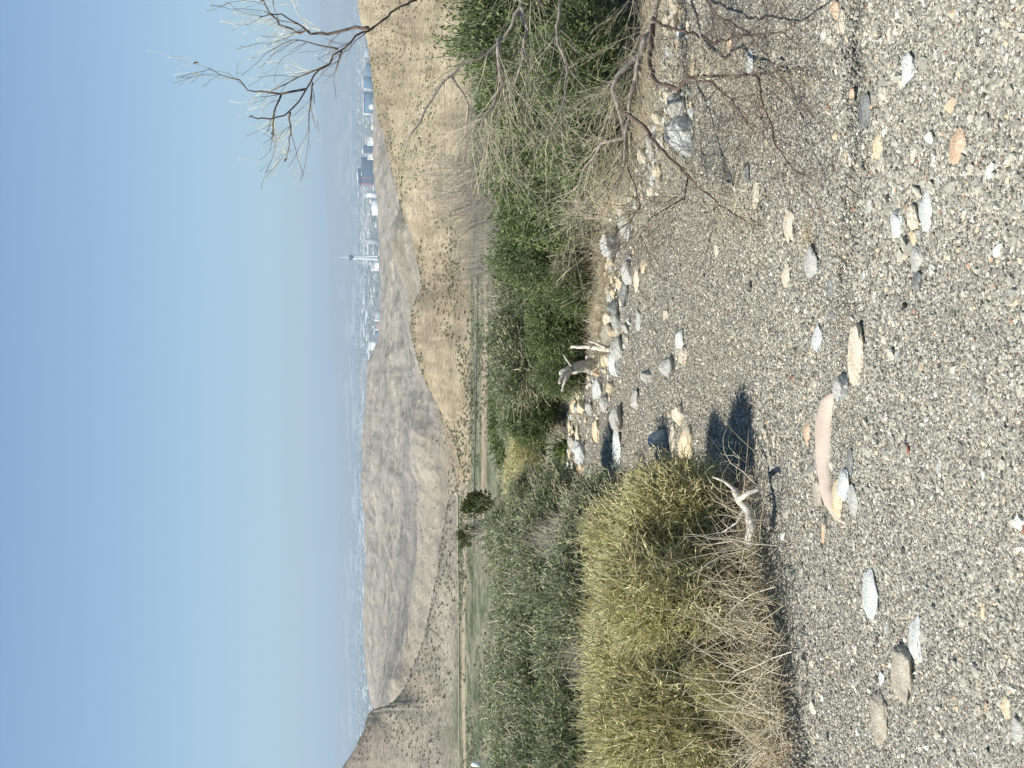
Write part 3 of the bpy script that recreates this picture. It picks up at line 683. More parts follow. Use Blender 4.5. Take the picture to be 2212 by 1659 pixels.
def bush(name, seed, leafm, twigm, stemm, nst=40, ntw=2600, nlf=42000, ll=.014, lw=.005, tr=.0011, tl=.16, spread=.5, low=.04, pale=300, palem=None, upw=.5, lump=.35, bare=False, stemr=.006):
    """a unit shrub: about 1 wide and 1 high; parts stems, twigs, foliage"""
    r = np.random.default_rng(seed); root = empty(name)
    # lumpy shell
    lob = unit(r.normal(size=(9, 3)) + np.array([0, 0, .5])); la = r.uniform(.5, 1, 9)
    def radius(d): return .44 * (.72 + lump * np.max(la[None] * np.maximum(0, d @ lob.T) ** 5, axis=1) + .16 * fbm(d[:, 0] * 3 + seed, d[:, 1] * 3 + d[:, 2] * 2, 3, seed))
    cen = np.array([0, 0, .42])
    def place(dirs, fr):
        p = dirs * (radius(dirs) * fr)[:, None] * np.array([1.12, 1.12, 1.15]) + cen
        lo = low + .10 * (vnoise(p[:, 0] * 6, p[:, 1] * 6, 2) + .5); p[:, 2] = np.where(p[:, 2] < lo, lo + (p[:, 2] - lo) * -.25, p[:, 2]); return p
    # stems
    dr = unit(r.normal(size=(nst, 3)) * np.array([1, 1, .5]) + np.array([0, 0, .35])); dr[:, 2] = np.abs(dr[:, 2])
    tip = place(dr, r.uniform(.6, .95, nst)); t = np.linspace(0, 1, 6)
    b0 = r.normal(0, .04, (nst, 3)); b0[:, 2] = -.02
    mid = b0 * .4 + tip * .5 * np.array([1.1, 1.1, .75]) + r.normal(0, .03, (nst, 3))
    P = ((1 - t)[None, :, None] ** 2) * b0[:, None] + (2 * t * (1 - t))[None, :, None] * mid[:, None] + (t ** 2)[None, :, None] * tip[:, None] + r.normal(0, .006, (nst, 6, 3))
    v, f = prisms(P, stemr * (1 - .75 * t)[None, :] * r.uniform(.5, 1.2, nst)[:, None]); link_mesh('stem', v, f, stemm, root)
    # twigs
    d = unit(r.normal(size=(ntw, 3)) + np.array([0, 0, .25])); p0 = place(d, r.uniform(.35, .86, ntw) ** .8)
    dd = unit(d * (1 - upw) + np.array([0, 0, upw]) + r.normal(0, spread, (ntw, 3))); L = r.uniform(.5, 1.2, ntw) * tl
    t = np.linspace(0, 1, 4); bend = r.normal(0, .18, (ntw, 3))
    P = p0[:, None] + dd[:, None] * (t[None] * L[:, None])[..., None] + bend[:, None] * ((t ** 2)[None] * L[:, None])[..., None]
    P[..., 2] = np.maximum(P[..., 2], low * .6)
    v, f = prisms(P, tr * (1 - .5 * t)[None] * r.uniform(.7, 1.5, ntw)[:, None]); link_mesh('twigs', v, f, twigm, root)
    if pale:
        q = r.integers(0, ntw, pale); w = r.normal(0, .02, (pale, 3)); base = P[q, 1] + w
        d2 = unit(d[q] + r.normal(0, .5, (pale, 3))); L2 = r.uniform(.08, .22, pale); 
        PP = base[:, None] + d2[:, None] * (t[None] * L2[:, None])[..., None] + r.normal(0, .006, (pale, 4, 3))
        v, f = prisms(PP, tr * 1.5 * (1 - .5 * t)[None] * np.ones((pale, 1))); link_mesh('dead_twigs', v, f, palem or MAT['twig_pale'], root)
    if not bare:
        q = r.integers(0, ntw, nlf); tt = r.random(nlf) ** .8 * 2.999; j = tt.astype(int); fr = (tt - j)[:, None]
        pos = P[q, j] * (1 - fr) + P[q, j + 1] * fr; ax = unit(unit(P[q, j + 1] - P[q, j]) + r.normal(0, .65, (nlf, 3)))
        Ls = r.uniform(.6, 1.4, nlf) * ll; pos = pos + ax * Ls[:, None] * .45 + r.normal(0, .004, (nlf, 3))
        pos[:, 2] = np.maximum(pos[:, 2], .01)
        v, f = leaves(pos, ax, Ls, r.uniform(.7, 1.3, nlf) * lw, r)
        link_mesh('foliage', v, f, leafm, root, attrs={'tone': np.repeat(r.random(nlf), 4)})
    return root
K = bush
protos = {
 'salt': [K('saltbush', 11, MAT['salt'], MAT['twig_grey'], MAT['twig_grey'], nlf=32000, ntw=3800, ll=.034, lw=.012, tl=.17, pale=400, tr=.0024, lump=.6),
          K('saltbush', 12, MAT['salt'], MAT['twig_grey'], MAT['twig_grey'], nlf=28000, ntw=3800, ll=.034, lw=.012, tl=.19, pale=600, lump=.6, tr=.0024)],
 'dark': [K('green_shrub', 21, MAT['dark'], MAT['twig_grey'], MAT['twig_grey'], nlf=40000, ntw=3000, ll=.030, lw=.011, tl=.17, pale=90),
          K('green_shrub', 22, MAT['dark'], MAT['twig_grey'], MAT['twig_grey'], nlf=34000, ntw=3000, ll=.030, lw=.011, tl=.2, pale=160, lump=.5)],
 'yell': [K('yellow_shrub', 31, MAT['yell'], MAT['twig_yell'], MAT['drift'], nst=70, nlf=30000, ntw=6000, ll=.048, lw=.0080, tl=.18, upw=.62, spread=.5, pale=1100, low=.16, tr=.0028, lump=.6, palem=MAT['straw'], stemr=.007),
          K('yellow_shrub', 32, MAT['yell'], MAT['twig_yell'], MAT['drift'], nst=70, nlf=28000, ntw=6000, ll=.048, lw=.0080, tl=.2, upw=.62, spread=.5, pale=1100, low=.12, tr=.0028, palem=MAT['straw'], lump=.5, stemr=.008)],
 'bare': [K('bare_shrub', 41, None, MAT['twig_grey'], MAT['twig_grey'], nst=45, ntw=620, tl=.34, upw=.7, spread=.3, pale=60, bare=True, tr=.0015, palem=MAT['twig_grey']),
          K('bare_shrub', 42, None, MAT['twig_grey'], MAT['twig_grey'], nst=50, ntw=1300, tl=.24, upw=.5, spread=.5, pale=300, bare=True, tr=.0015)],
 'jun': [K('juniper', 51, MAT['jun'], MAT['twig_grey'], MAT['drift'], nlf=26000, ntw=700, ll=.03, lw=.015, tl=.10, pale=60, lump=.8, spread=.5, stemr=.02)],
}
first = {k: [True] * len(v) for k, v in protos.items()}
CATS = {'salt': 'shrub', 'dark': 'shrub', 'yell': 'shrub', 'bare': 'shrub', 'jun': 'tree'}
vr = random.Random(3)
def plant(kind, d, y, top, w, label, group=None, dy=None, var=None, zb=None, name=None):
    """d forward distance, y photo row of its middle, top photo column of its top, w photo width"""
    k = var if var is not None else vr.randrange(len(protos[kind])); o = protos[kind][k]
    if first[kind][k]: first[kind][k] = False
    else: o = copy_tree(o)
    p = pix(top, y, d); gz = ground_z(p.x, d) if zb is None else zb
    Hh = p.z - gz; Wd = w * d / F
    o.location = (p.x, d, gz - .02); o.rotation_euler.z = vr.uniform(0, 6.28)
    o.scale = (Wd * vr.uniform(.95, 1.1), (dy or Wd) * vr.uniform(.95, 1.1), Hh * 1.04)
    tag(o, label, CATS[kind], group)
    if name: o.name = name
    return o
# yellow-green mass on the left
plant('yell', 5.35, 1108, 1335, 225, 'yellow-green shrub at the right end of the left bank, over the dark shadow', dy=.5)
plant('yell', 5.6, 1170, 1262, 290, 'yellow-green shrub with pale arching stems behind the weathered root', dy=.55)
plant('yell', 5.25, 1300, 1278, 290, 'yellow-green shrub in the middle of the left bank clump', dy=.55)
plant('yell', 5.45, 1430, 1266, 280, 'yellow-green shrub second from the left edge of the upright scene', dy=.55)
plant('yell', 5.15, 1560, 1272, 290, 'yellow-green shrub above the bare sandy corner of the left bank', dy=.5)
plant('yell', 5.3, 1690, 1262, 280, 'yellow-green shrub cut off by the photo edge at the left bank', dy=.5)
for k, (d, y, t, w) in enumerate([(5.7, 1105, 1290, 150), (5.75, 1360, 1262, 190), (5.7, 1500, 1255, 180), (5.0, 1480, 1470, 170), (5.75, 1230, 1275, 170)]):
    plant('yell', d, y, t, w, 'smaller yellow-green shrub filling the left bank clump', 'small shrubs filling the left bank clump', dy=.3)
# grey-green saltbush mass
gsalt = 'grey-green saltbushes filling the left flat'
SB = [(6.7,1150,1190,230),(6.6,1290,1165,260),(6.8,1430,1150,270),(6.7,1580,1160,270),(6.7,1700,1150,240),
 (8.2,1120,1120,230),(8.0,1240,1098,240),(8.2,1370,1090,250),(8.1,1500,1085,250),(8.2,1640,1085,250),
 (10.5,1090,1092,190),(10.3,1190,1068,200),(10.4,1300,1062,220),(10.4,1410,1058,220),(10.5,1520,1060,220),(10.4,1640,1058,220)]
for n_, (d, y, t, w) in enumerate(SB):
    row = ('front row', 'middle row', 'back row')[0 if d < 7 else 1 if d < 9 else 2]
    side = 'nearest the gravel channel' if y < 1160 else 'next but one from the gravel channel' if y < 1250 else 'in the middle of the row' if y < 1380 else 'left of the middle of the row' if y < 1450 else 'second from the photo edge' if y < 1600 else 'cut by the photo edge'
    if y in (1290,): side = 'next but one from the gravel channel'
    plant('salt', d, y, t, w, 'grey-green saltbush, %s of the left thicket, %s' % (row, side), gsalt)
plant('bare', 7.2, 1165, 1130, 150, 'leafless grey twiggy shrub among the saltbushes left of the channel', var=1)
plant('bare', 6.2, 1430, 1190, 130, 'leafless grey twiggy patch between saltbush and yellow shrubs', var=1)
# far yellow shrub beyond the channel end
plant('yell', 11.8, 950, 1098, 180, 'light yellow-green shrub beyond the far end of the gravel channel', var=0)
plant('yell', 12.6, 1040, 1088, 170, 'light olive shrub left of the far end of the gravel channel', var=1)
plant('salt', 13.4, 900, 1075, 150, 'hazy saltbush behind the light yellow-green shrub')
# right mass
plant('salt', 9.9, 760, 1044, 270, 'broad green saltbush above the stump-like log')
plant('dark', 10.2, 880, 1078, 200, 'dark green shrub tapering to the end of the channel', var=1)
plant('dark', 9.1, 690, 1120, 210, 'dark green shrub over the dark grey boulder', var=0)
plant('dark', 8.75, 625, 1175, 150, 'small dark green shrub on the brown grass bank', var=1)
plant('dark', 9.3, 800, 1150, 150, 'small dark green shrub behind the stump-like log', var=1)
plant('salt', 9.6, 620, 1058, 190, 'grey-green shrub with white dead sprigs right of the broad saltbush', var=1)
plant('dark', 8.9, 540, 1062, 190, 'deep green shrub behind the pale straw clump', var=1)
plant('salt', 8.75, 580, 1190, 130, 'small grey-green shrub beside the pale straw clump', var=1)
plant('dark', 8.6, 430, 1050, 230, 'dark green shrub at the left end of the right thicket', var=0)
plant('dark', 8.0, 330, 1035, 260, 'dark green shrub in the middle of the right thicket', var=1)
plant('dark', 7.7, 200, 1000, 290, 'dark green shrub behind the horizontal trunk', var=0)
plant('dark', 7.6, 60, 975, 290, 'dark green shrub near the photo edge of the right thicket', var=1)
plant('dark', 7.6, -90, 960, 280, 'dark green shrub mostly outside the photo on the right', var=0)
plant('dark', 7.25, 130, 1130, 250, 'low dark green shrub in front of the right thicket', var=1)
plant('dark', 7.5, 300, 1150, 220, 'low dark green shrub right of the egg-like white stone', var=0)
plant('bare', 9.6, 370, 915, 200, 'tall leafless brown-grey shrub standing against the tan hill', var=0)
plant('bare', 9.9, 440, 935, 170, 'leafless grey shrub left of the tallest bare shrub', var=0)
plant('bare', 10.4, 560, 978, 170, 'leafless fine-twigged shrub above the deep green shrub', var=0)
plant('bare', 10.6, 660, 1015, 150, 'dense leafless grey shrub right of the broad saltbush', var=1)
# shrubs down the slope beyond (hazier, smaller)
vg = 'small saltbushes on the slope below the wash'
for k in range(70):
    d = 17 + 60 * vr.random() ** 1.3; s = vr.uniform(-.32, .32); gz = terr_z(s * d, d); H_ = vr.uniform(.5, .95)
    kind = vr.choice(['salt', 'salt', 'dark', 'yell'])
    topx = 1106 + F * math.tan(math.atan((CAMZ - gz - H_) / d) - PITCH)
    if topx < 1036: topx = vr.uniform(1036, 1050)
    hh_ = pix(topx, 829.5 - s * F, d).z - gz
    if hh_ < .3: continue
    plant(kind, d, 829.5 - s * F, topx, F * H_ * vr.uniform(1.2, 1.9) / d, 'small hazy saltbush on the slope below the wash', vg)
# juniper pair
gz = terr_z(pix(1060, 1100, 40).x, 40)
plant('jun', 40, 1088, 987, 66, 'compact dark green tree with bare limbs beyond the saltbush thicket', zb=pix(1066, 1088, 40).z, name='dark_tree')
def deadtree():
    root = empty('dead_tree', pix(1062, 1150, 40.3)); tag(root, 'pale leafless tree fanning out left of the compact dark green tree', 'tree')
    mb = MB(); r = random.Random(4); o = Vector((0, 0, 0))
    for k in range(26):
        a = r.uniform(-1.15, 1.15); L = r.uniform(.6, 1.05) * (1 - .25 * abs(a)); p = [o.copy()]; dr_ = Vector((math.sin(a), r.uniform(-.4, .4), math.cos(a) * .95)).normalized()
        for j in range(6): p.append(p[-1] + dr_ * L / 6); dr_ = (dr_ + Vector((r.gauss(0, .22), r.gauss(0, .22), r.gauss(.05, .15)))).normalized()
        mb.tube(p, [.022 * (1 - j / 8) for j in range(7)], 4)
        for q in range(5):
            s0 = p[r.randint(2, 5)]; e = dr_ + Vector((r.gauss(0, .6), r.gauss(0, .6), r.gauss(.1, .5))); mb.tube([s0, s0 + e * .12, s0 + e * .12 + Vector((r.gauss(0, .05), 0, .07))], [.009, .007, .004], 3)
    mb.build('branches', MAT['drift'], root)
    rr = np.random.default_rng(9); nl = 5000; cl_ = rr.normal(0, 1, (16, 3)) * np.array([.34, .2, .1]) + np.array([-.05, 0, .78]); c = cl_[rr.integers(0, 16, nl)] + rr.normal(0, .05, (nl, 3))
    v, f = leaves(c, unit(rr.normal(size=(nl, 3))), np.full(nl, .03), np.full(nl, .015), rr); link_mesh('foliage', v, f, MAT['jun'], root, attrs={'tone': np.repeat(rr.random(nl), 4)})
deadtree()
# ------------------------------------------------------------------ grasses
def tuft(name, x, y, n, L, mat, label, lean=(0, 0), wid=.004, spread=.6, d=None, size=.05, up_=1.):
    p = rayg(x, y) if d is None else pix(x, y, d); gz = ground_z(p.x, p.y); r = np.random.default_rng(int(x + y))
    root = empty(name, (p.x, p.y, gz)); tag(root, label, 'grass')
    b0 = r.normal(0, size, (n, 3)); b0[:, 2] = 0; dr_ = unit(r.normal(0, spread, (n, 3)) + np.array([lean[0], lean[1], up_])); dr_[:, 2] = np.abs(dr_[:, 2])
    t = np.linspace(0, 1, 6); Ls = r.uniform(.45, 1, n) * L
    P = b0[:, None] + dr_[:, None] * (t[None] * Ls[:, None])[..., None]; P[..., 2] -= (t ** 2.2)[None] * Ls[:, None] * r.uniform(.1, .6, n)[:, None]
    P += r.normal(0, .004, P.shape); P[..., 2] = np.maximum(P[..., 2], .003)
    v, f = prisms(P, wid * .5 * (1 - .8 * t)[None] * np.ones((n, 1)))
    link_mesh('blades', v, f, mat, root, attrs={'tone': np.repeat(r.random(n), 18)}); return root
tuft('dry_grass', 1262, 505, 900, .30, MAT['straw'], 'pale straw-coloured dry grass clump in front of the deep green shrub', (-.2, -.5), .004, .7, size=.07)
tuft('dry_grass', 1300, 560, 700, .22, MAT['straw'], 'brownish dry grass hanging over the bank beside the pale blue rock', (0, -.6), .003, .8, size=.12)
tuft('dry_grass', 1303, 640, 800, .22, MAT['straw'], 'brown dry grass along the bank above the dark grey boulder', (0, -.6), .003, .8, size=.16)
tuft('dry_grass', 1297, 700, 500, .2, MAT['straw'], 'thin dry grass at the left end of the grass bank', (0, -.5), .003, .8, size=.12)
tuft('grass_tuft', 1222, 965, 70, .42, MAT['blade'], 'tuft of long green grass blades arching over the channel end', (-.6, -.3), .011, .55, size=.03)
tuft('dry_grass', 1748, 512, 130, .06, MAT['straw'], 'small flattened ring of dry grass on the gravel by the grey boulder', (0, 0), .003, 1.6, size=.035, up_=.3)
BG = [(1712, 1640, 'at the photo edge above the sandy corner'), (1700, 1570, 'beside the sandy corner of the left bank'), (1690, 1490, 'above the sandy corner at the bank front'),
 (1672, 1420, 'under the low straw-tinted shrub'), (1664, 1340, 'in the middle of the left bank front'), (1652, 1260, 'between the weathered root and the bank middle'), (1640, 1190, 'just left of the weathered root'), (1625, 1100, 'in the shade right of the weathered root'), (1600, 1300, 'deeper under the left shrubs in mid bank'), (1620, 1480, 'deeper under the left shrubs near the photo edge')]
for k, (x, y, wh) in enumerate([(1660, 1215, 'arching out from behind the weathered root'), (1690, 1370, 'rising through the front of the yellow-green shrubs'), (1700, 1530, 'fanning up beside the sandy corner')]):
    tuft('dry_stems', x, y, 130, .55, MAT['straw'], 'long pale dry stems ' + wh, (.0, .1), .0042, .45, size=.12, up_=1.)
for k, (x, y, wh) in enumerate(BG):
    tuft('dry_grass', x, y, 100, .30, MAT['straw'], 'pale dry stems ' + wh, (.1, -.3), .0036, .6, size=.10, up_=.9)
# ------------------------------------------------------------------ weathered wood
def limb(name, segs, mat, label, cat='log'):
    root = empty(name, segs[0][0][0]); o = segs[0][0][0]; tag(root, label, cat); 
    for nm, pts, rad in segs if len(segs[0]) == 3 else []: pass
    return root
def wood(name, label, parts, cat='driftwood'):
    o = Vector(parts[0][1][0]); root = empty(name, o); tag(root, label, cat)
    for nm, pts, r0, r1 in parts:
        P = [Vector(p) - o for p in pts]; Q = []
        for a, b in zip(P[:-1], P[1:]):
            for k in range(5): Q.append(a.lerp(b, k / 5) + Vector([random.Random(len(Q)).gauss(0, r0 * .12) for _ in range(3)]))
        Q.append(P[-1]); mb = MB(); mb.tube(Q, [r0 + (r1 - r0) * k / (len(Q) - 1) for k in range(len(Q))], 8); mb.build(nm, MAT['drift'], root, True)
wood('weathered_root', 'grey twisted weathered root emerging from under the yellow-green shrub', [
 ('trunk', [pix(1588, 1058, 5.0), pix(1596, 1080, 4.98), pix(1615, 1100, 4.95), pix(1623, 1130, 4.93), pix(1618, 1175, 4.95)], .013, .020),
 ('branch', [pix(1597, 1084, 4.98), pix(1612, 1066, 4.9), pix(1640, 1056, 4.88)], .012, .007),
 ('branch', [pix(1590, 1060, 5.0), pix(1565, 1040, 5.05), pix(1540, 1030, 5.1)], .008, .003),
 ('branch', [pix(1612, 1098, 4.95), pix(1590, 1130, 4.95), pix(1560, 1150, 5.0)], .005, .002)])
wood('stump_log', 'pale stump-like log with broken root forks above the peach stone', [
 ('trunk', [pix(1290, 789, 8.75), pix(1262, 790, 8.7), pix(1236, 796, 8.68)], .042, .036),
 ('branch', [pix(1238, 797, 8.68), pix(1220, 800, 8.66), pix(1208, 806, 8.66)], .026, .014),
 ('branch', [pix(1232, 800, 8.66), pix(1216, 812, 8.62), pix(1207, 828, 8.6)], .020, .010),
 ('branch', [pix(1234, 803, 8.64), pix(1222, 818, 8.6), pix(1213, 845, 8.6)], .018, .006),
 ('branch', [pix(1236, 792, 8.66), pix(1226, 780, 8.6), pix(1217, 766, 8.6)], .009, .004)])
wood('broken_limb', 'splintered pale limb lying above the mottled grey-white rock', [
 ('trunk', [pix(1322, 757, 8.3), pix(1295, 752, 8.35), pix(1262, 748, 8.45), pix(1233, 750, 8.5)], .020, .009),
 ('branch', [pix(1310, 752, 8.3), pix(1290, 742, 8.3), pix(1273, 737, 8.35)], .014, .006),
 ('branch', [pix(1284, 740, 8.35), pix(1276, 750, 8.3), pix(1271, 757, 8.3)], .008, .004)])
def stick(x0, y0, x1, y1, d0, d1, r, label, mat='drift'):
    a = pix(x0, y0, d0); mb = MB(); b = pix(x1, y1, d1); P = [Vector((0, 0, 0))] + [(b - a) * t + Vector([random.Random(int(x0 + t * 99)).gauss(0, .006) for _ in range(3)]) for t in (.25, .5, .75)] + [b - a]
    mb.tube(P, [r, r * .9, r * .8, r * .6, r * .3], 6); o = mb.build('stick', MAT[mat]); o.location = a; tag(o, label, 'stick')
# ------------------------------------------------------------------ bare tree on the right
def T(l): return [(384 + .248 * x, .248 * y) for x, y in l]
def U(l): return [(877.8 + .6917 * x, .6917 * y) for x, y in l]
tree_base = rayg(1435, -230); tree = empty('bare_tree', (tree_base.x, tree_base.y, nz1(tree_base.x, tree_base.y)))
tag(tree, 'large leafless tree arching into view from the right, dark and pale twigs', 'tree')
to = Vector(tree.location); rb = random.Random(12)
def grow(pts3, r0, r1, mb, sub, nchild, L, lvl, palemb=None, updir=None, n=6):
    Q = [pts3[0]]
    for a, b in zip(pts3[:-1], pts3[1:]):
        m_ = max(2, int((b - a).length / .04))
        for k in range(1, m_ + 1): Q.append(a.lerp(b, k / m_) + Vector([rb.gauss(0, min(.0035, r0 * .5)) for _ in range(3)]))
    rad = [r0 + (r1 - r0) * (k / (len(Q) - 1)) ** .8 for k in range(len(Q))]
    mb.tube([q - to for q in Q], rad, n)
    if lvl <= 0: return
    for c in range(nchild):
        k = int(len(Q) * rb.uniform(.18, .98)); k = min(k, len(Q) - 2)
        t = (Q[k + 1] - Q[k]).normalized(); side = Vector([rb.gauss(0, 1) for _ in range(3)]); side = (side - t * side.dot(t)).normalized()
        dr_ = (t * rb.uniform(.5, 1.1) + side * rb.uniform(.5, 1.) + (updir or Vector((0, 0, .1)))).normalized()
        LL = L * rb.uniform(.4, 1.2); P = [Q[k]]; 
        for j in range(4): P.append(P[-1] + dr_ * LL / 4); dr_ = (dr_ + Vector([rb.gauss(0, .16) for _ in range(3)])).normalized()
        tgt = sub if (palemb is None or rb.random() < .55) else palemb
        grow(P, min(rad[k] * .4, .0015 * (pts3[0].y / 5) ** .5), .0006, tgt, tgt, max(2, int(nchild * .35)), L * .5, lvl - 1, palemb, updir, 4 if lvl > 1 else 3)
def branch(pl, d0, d1, r0, r1, nchild=9, L=.22, mat='bark', pale=True, updir=None, lvl=2, ext=None):
    pts = [pix(x, y, d0 + (d1 - d0) * k / max(1, len(pl) - 1)) for k, (x, y) in enumerate(pl)]
    if ext: pts = [tree_base + Vector((0, 0, .05)), (tree_base + pts[0]) / 2 + Vector(ext)] + pts
    mb = MB(); sub = MB(); pm = MB() if pale else None
    grow(pts, r0, r1, mb, sub, int(nchild * 1.35), L, lvl, pm, updir, 7)
    o = mb.build('branch', MAT[mat], tree, True)
    for m_, mt in ((sub, mat), (pm, 'twig_pale')):
        if m_ and m_.v:
            s_ = m_.build('twigs', MAT[mt], o)
D1 = 3.4
U1 = Vector((-.15, 0, .45))
branch(T([(2080,0),(1990,50),(1880,110),(1790,160),(1660,245),(1540,340),(1430,420),(1330,520),(1240,620),(1170,710),(1100,800),(1000,950),(880,1030),(750,1025),(640,1015)]), D1, D1 - .1, .0105, .0016, 14, .13, updir=U1, ext=(.1, -.4, .6))
branch(T([(1660,240),(1540,240),(1300,290),(1160,290),(1060,275),(900,215),(800,110),(740,0)]), D1, D1 + .15, .0048, .0014, 10, .13, updir=U1)
branch(T([(1150,285),(1050,210),(900,120),(800,125),(700,150)]), D1, D1 - .1, .0026, .0009, 5, .13, updir=U1)
branch(T([(1400,425),(1190,385),(1060,350),(930,370),(760,460)]), D1, D1 + .1, .0024, .0008, 6, .13, updir=U1)
branch(T([(1290,575),(1060,670),(810,790)]), D1, D1 + .05, .0026, .0012, 5, .12, updir=U1)
branch(T([(1120,775),(900,825),(740,795),(610,785),(540,700),(380,655),(170,550)]), D1, D1 + .1, .0034, .0007, 8, .12, updir=U1)
branch(T([(900,830),(850,920),(830,1030),(835,1160)]), D1, D1 - .05, .0028, .001, 7, .12, updir=U1)
branch(T([(980,980),(975,1060),(985,1150),(965,1270),(940,1400)]), D1 - .1, D1, .0028, .0008, 6, .12, updir=U1)
branch(T([(1180,715),(1160,800),(1140,1000),(1150,1150)]), D1, D1, .0026, .0009, 6, .12, updir=U1)
branch(T([(1430,440),(1370,620)]), D1, D1, .0026, .0009, 3, .12, updir=U1)
D2 = 5.0
U2 = Vector((-.4, 0, .1))
branch([(1127,0),(1113,35),(1092,76),(1058,114),(1002,138),(961,173),(933,214),(905,263),(878,304)], D2, D2, .024, .0035, 26, .38, 'bark_grey', updir=U2, ext=(.1, -.2, .2))
branch(U([(360,20),(375,90),(365,180),(340,260),(300,330)]), D2, D2 + .1, .011, .003, 16, .34, 'bark_grey', updir=U2)
branch(U([(290,120),(292,200),(300,262),(270,330),(230,400)]), D2, D2 - .1, .011, .003, 16, .34, 'bark_grey', updir=U2)
branch(U([(140,240),(200,330),(240,430),(250,520)]), D2, D2 + .2, .006, .002, 12, .32, 'bark_grey', updir=U2)
branch(U([(480,0),(470,110),(500,230),(490,330),(440,440)]), D2 + .8, D2 + .6, .008, .003, 18, .36, 'bark_grey', updir=U2)
D3 = 6.3
branch([(1417,0),(1410,55),(1397,97),(1369,131),(1334,166),(1324,194),(1338,242),(1352,297),(1348,360),(1330,420)], D3, D3, .030, .006, 30, .42, 'bark_grey', updir=U2, ext=(0, 0, .1))
branch(U([(750,110),(715,240),(695,340),(685,430),(680,520),(640,600)]), D3, D3 - .1, .016, .004, 26, .42, 'bark_grey', updir=U2)
branch(U([(665,340),(740,390),(790,460),(880,550),(960,630),(1060,690),(1100,720)]), D3 - .1, D3 - 1.2, .011, .002, 26, .34, 'bark')
branch(U([(770,80),(758,200),(780,260),(850,275),(890,240),(990,235),(1080,235),(1180,220),(1250,210)]), D3 - .1, D3 - 1.7, .013, .003, 26, .3, 'bark')
branch(U([(700,420),(610,450),(560,520),(520,600)]), D3, D3 + .2, .01, .003, 18, .34, 'bark_grey', updir=U2)
D4 = 4.1
branch(U([(930,0),(970,45),(1010,70),(1060,100),(1120,170),(1160,230),(1220,300),(1269,370)]), D4, D4 + .1, .009, .002, 30, .3, 'bark', pale=False, ext=(.2, -.5, .2))
branch(U([(768,60),(800,80),(880,100),(960,130),(1060,110),(1180,100),(1240,60)]), D3 - .1, D4 + .2, .009, .002, 24, .3, 'bark', pale=False)
branch(U([(885,243),(960,260),(1010,310),(1060,380),(1090,420)]), D3 - .95, D4 + .6, .006, .0015, 20, .28, 'bark', pale=False)
branch(U([(1085,236),(1100,250),(1115,330),(1140,400),(1150,450),(1210,530),(1269,560)]), D3 - 1.45, D4 + .3, .006, .0014, 22, .26, 'bark', pale=False)
branch(U([(690,520),(730,640),(700,690),(640,740)]), D3 - .3, D3 - .5, .005, .0015, 24, .34, 'bark')
branch(U([(880,550),(870,620),(760,680),(720,760)]), D3 - .65, D3 - .8, .004, .0012, 20, .3, 'bark', pale=False)
# dry leaves still hanging on the tree
for (x, y, l_, a) in ((160, 552, 26, .3), (820, 1170, 22, -.6), (945, 1395, 24, .9), (640, 1018, 20, .4), (738, 10, 22, .5)):
    X_, Y_ = T([(x, y)])[0]; p = pix(X_, Y_, D1 - .05); k = D1 / F; l_ *= .5; v = []; f = []
    for j in range(7):
        t = j / 6; w_ = .16 * l_ * math.sin(math.pi * (.05 + .9 * t)); cx = (t - .5) * l_; bend = .18 * l_ * math.sin(math.pi * t)
        for sgn, yo in ((-1, 0), (0, .12 * l_), (1, 0)):
            lx = cx * math.cos(a) - (bend + sgn * w_) * math.sin(a); ly = cx * math.sin(a) + (bend + sgn * w_) * math.cos(a); v.append((ly * k, yo * k, -lx * k))
        if j:
            for q in (0, 1): b = (j - 1) * 3 + q; f.append((b, b + 1, b + 4, b + 3))
    o = link_mesh('dry_leaf', np.array(v) + np.array(p - to), f, MAT['leaf_dry'], tree, True)
# ------------------------------------------------------------------ shrubs dotted over the hills
def blob(seed, n=260, ll=.20):
    r = np.random.default_rng(seed); c = unit(r.normal(size=(n, 3))) * (r.uniform(.4, 1, n) ** .5)[:, None] * np.array([.5, .5, .42]) + np.array([0, 0, .42])
    return leaves(c, unit(r.normal(size=(n, 3)) + np.array([0, 0, .6])), np.full(n, ll), np.full(n, ll * .5), r)
MAT['hill'] = leaf_mat('hill_shrub_leaf', [(0, (.09, .095, .05)), (.5, (.16, .16, .09)), (1, (.26, .25, .15))], .15)
hs = np.random.default_rng(77); cand = []
def hill_points(n, y0, y1, d0, d1):
    out = []
    for _ in range(n):
        y = hs.uniform(y0, y1); s = sof(y); d = d0 + (d1 - d0) * hs.random() ** 1.0; x = s * d
        dens = 1.7 * float(fbm(np.array(x / 30), np.array(d / 70), 4, 2)) + hs.random() * .8
        if dens < .42: continue
        out.append((x, d, terr_z(x, d), (.3 + .75 * hs.random() ** 2.2) * (1.4 if hs.random() < .06 else 1)))
    return out
pts = hill_points(9000, -60, 1040, 566, 950) + hill_points(6500, 1040, 1720, 640, 960) + hill_points(5000, -60, 1720, 950, 2600) + hill_points(9000, -60, 1720, 425, 630)
vis = sorted(pts, key=lambda p: p[1] / p[3])
v, f = blob(1); proto = None
for k in range(300):
    x, d, z, s = vis[k]
    if proto is None: proto = link_mesh('hill_shrub', v, f, MAT['hill'], attrs={'tone': np.repeat(np.random.default_rng(1).random(len(f)), 4)}); o = proto
    else: o = proto.copy(); C.objects.link(o)
    o.location = (x, d, z - .05); o.scale = (s * 1.3, s * 1.3, s); o.rotation_euler.z = hs.uniform(0, 6)
    tag(o, 'small dark round shrub dotted over the hill foot and flat', 'shrub', 'dark shrubs dotted over the far slopes')
v2, f2 = blob(2, 60, .36); VV = []; 
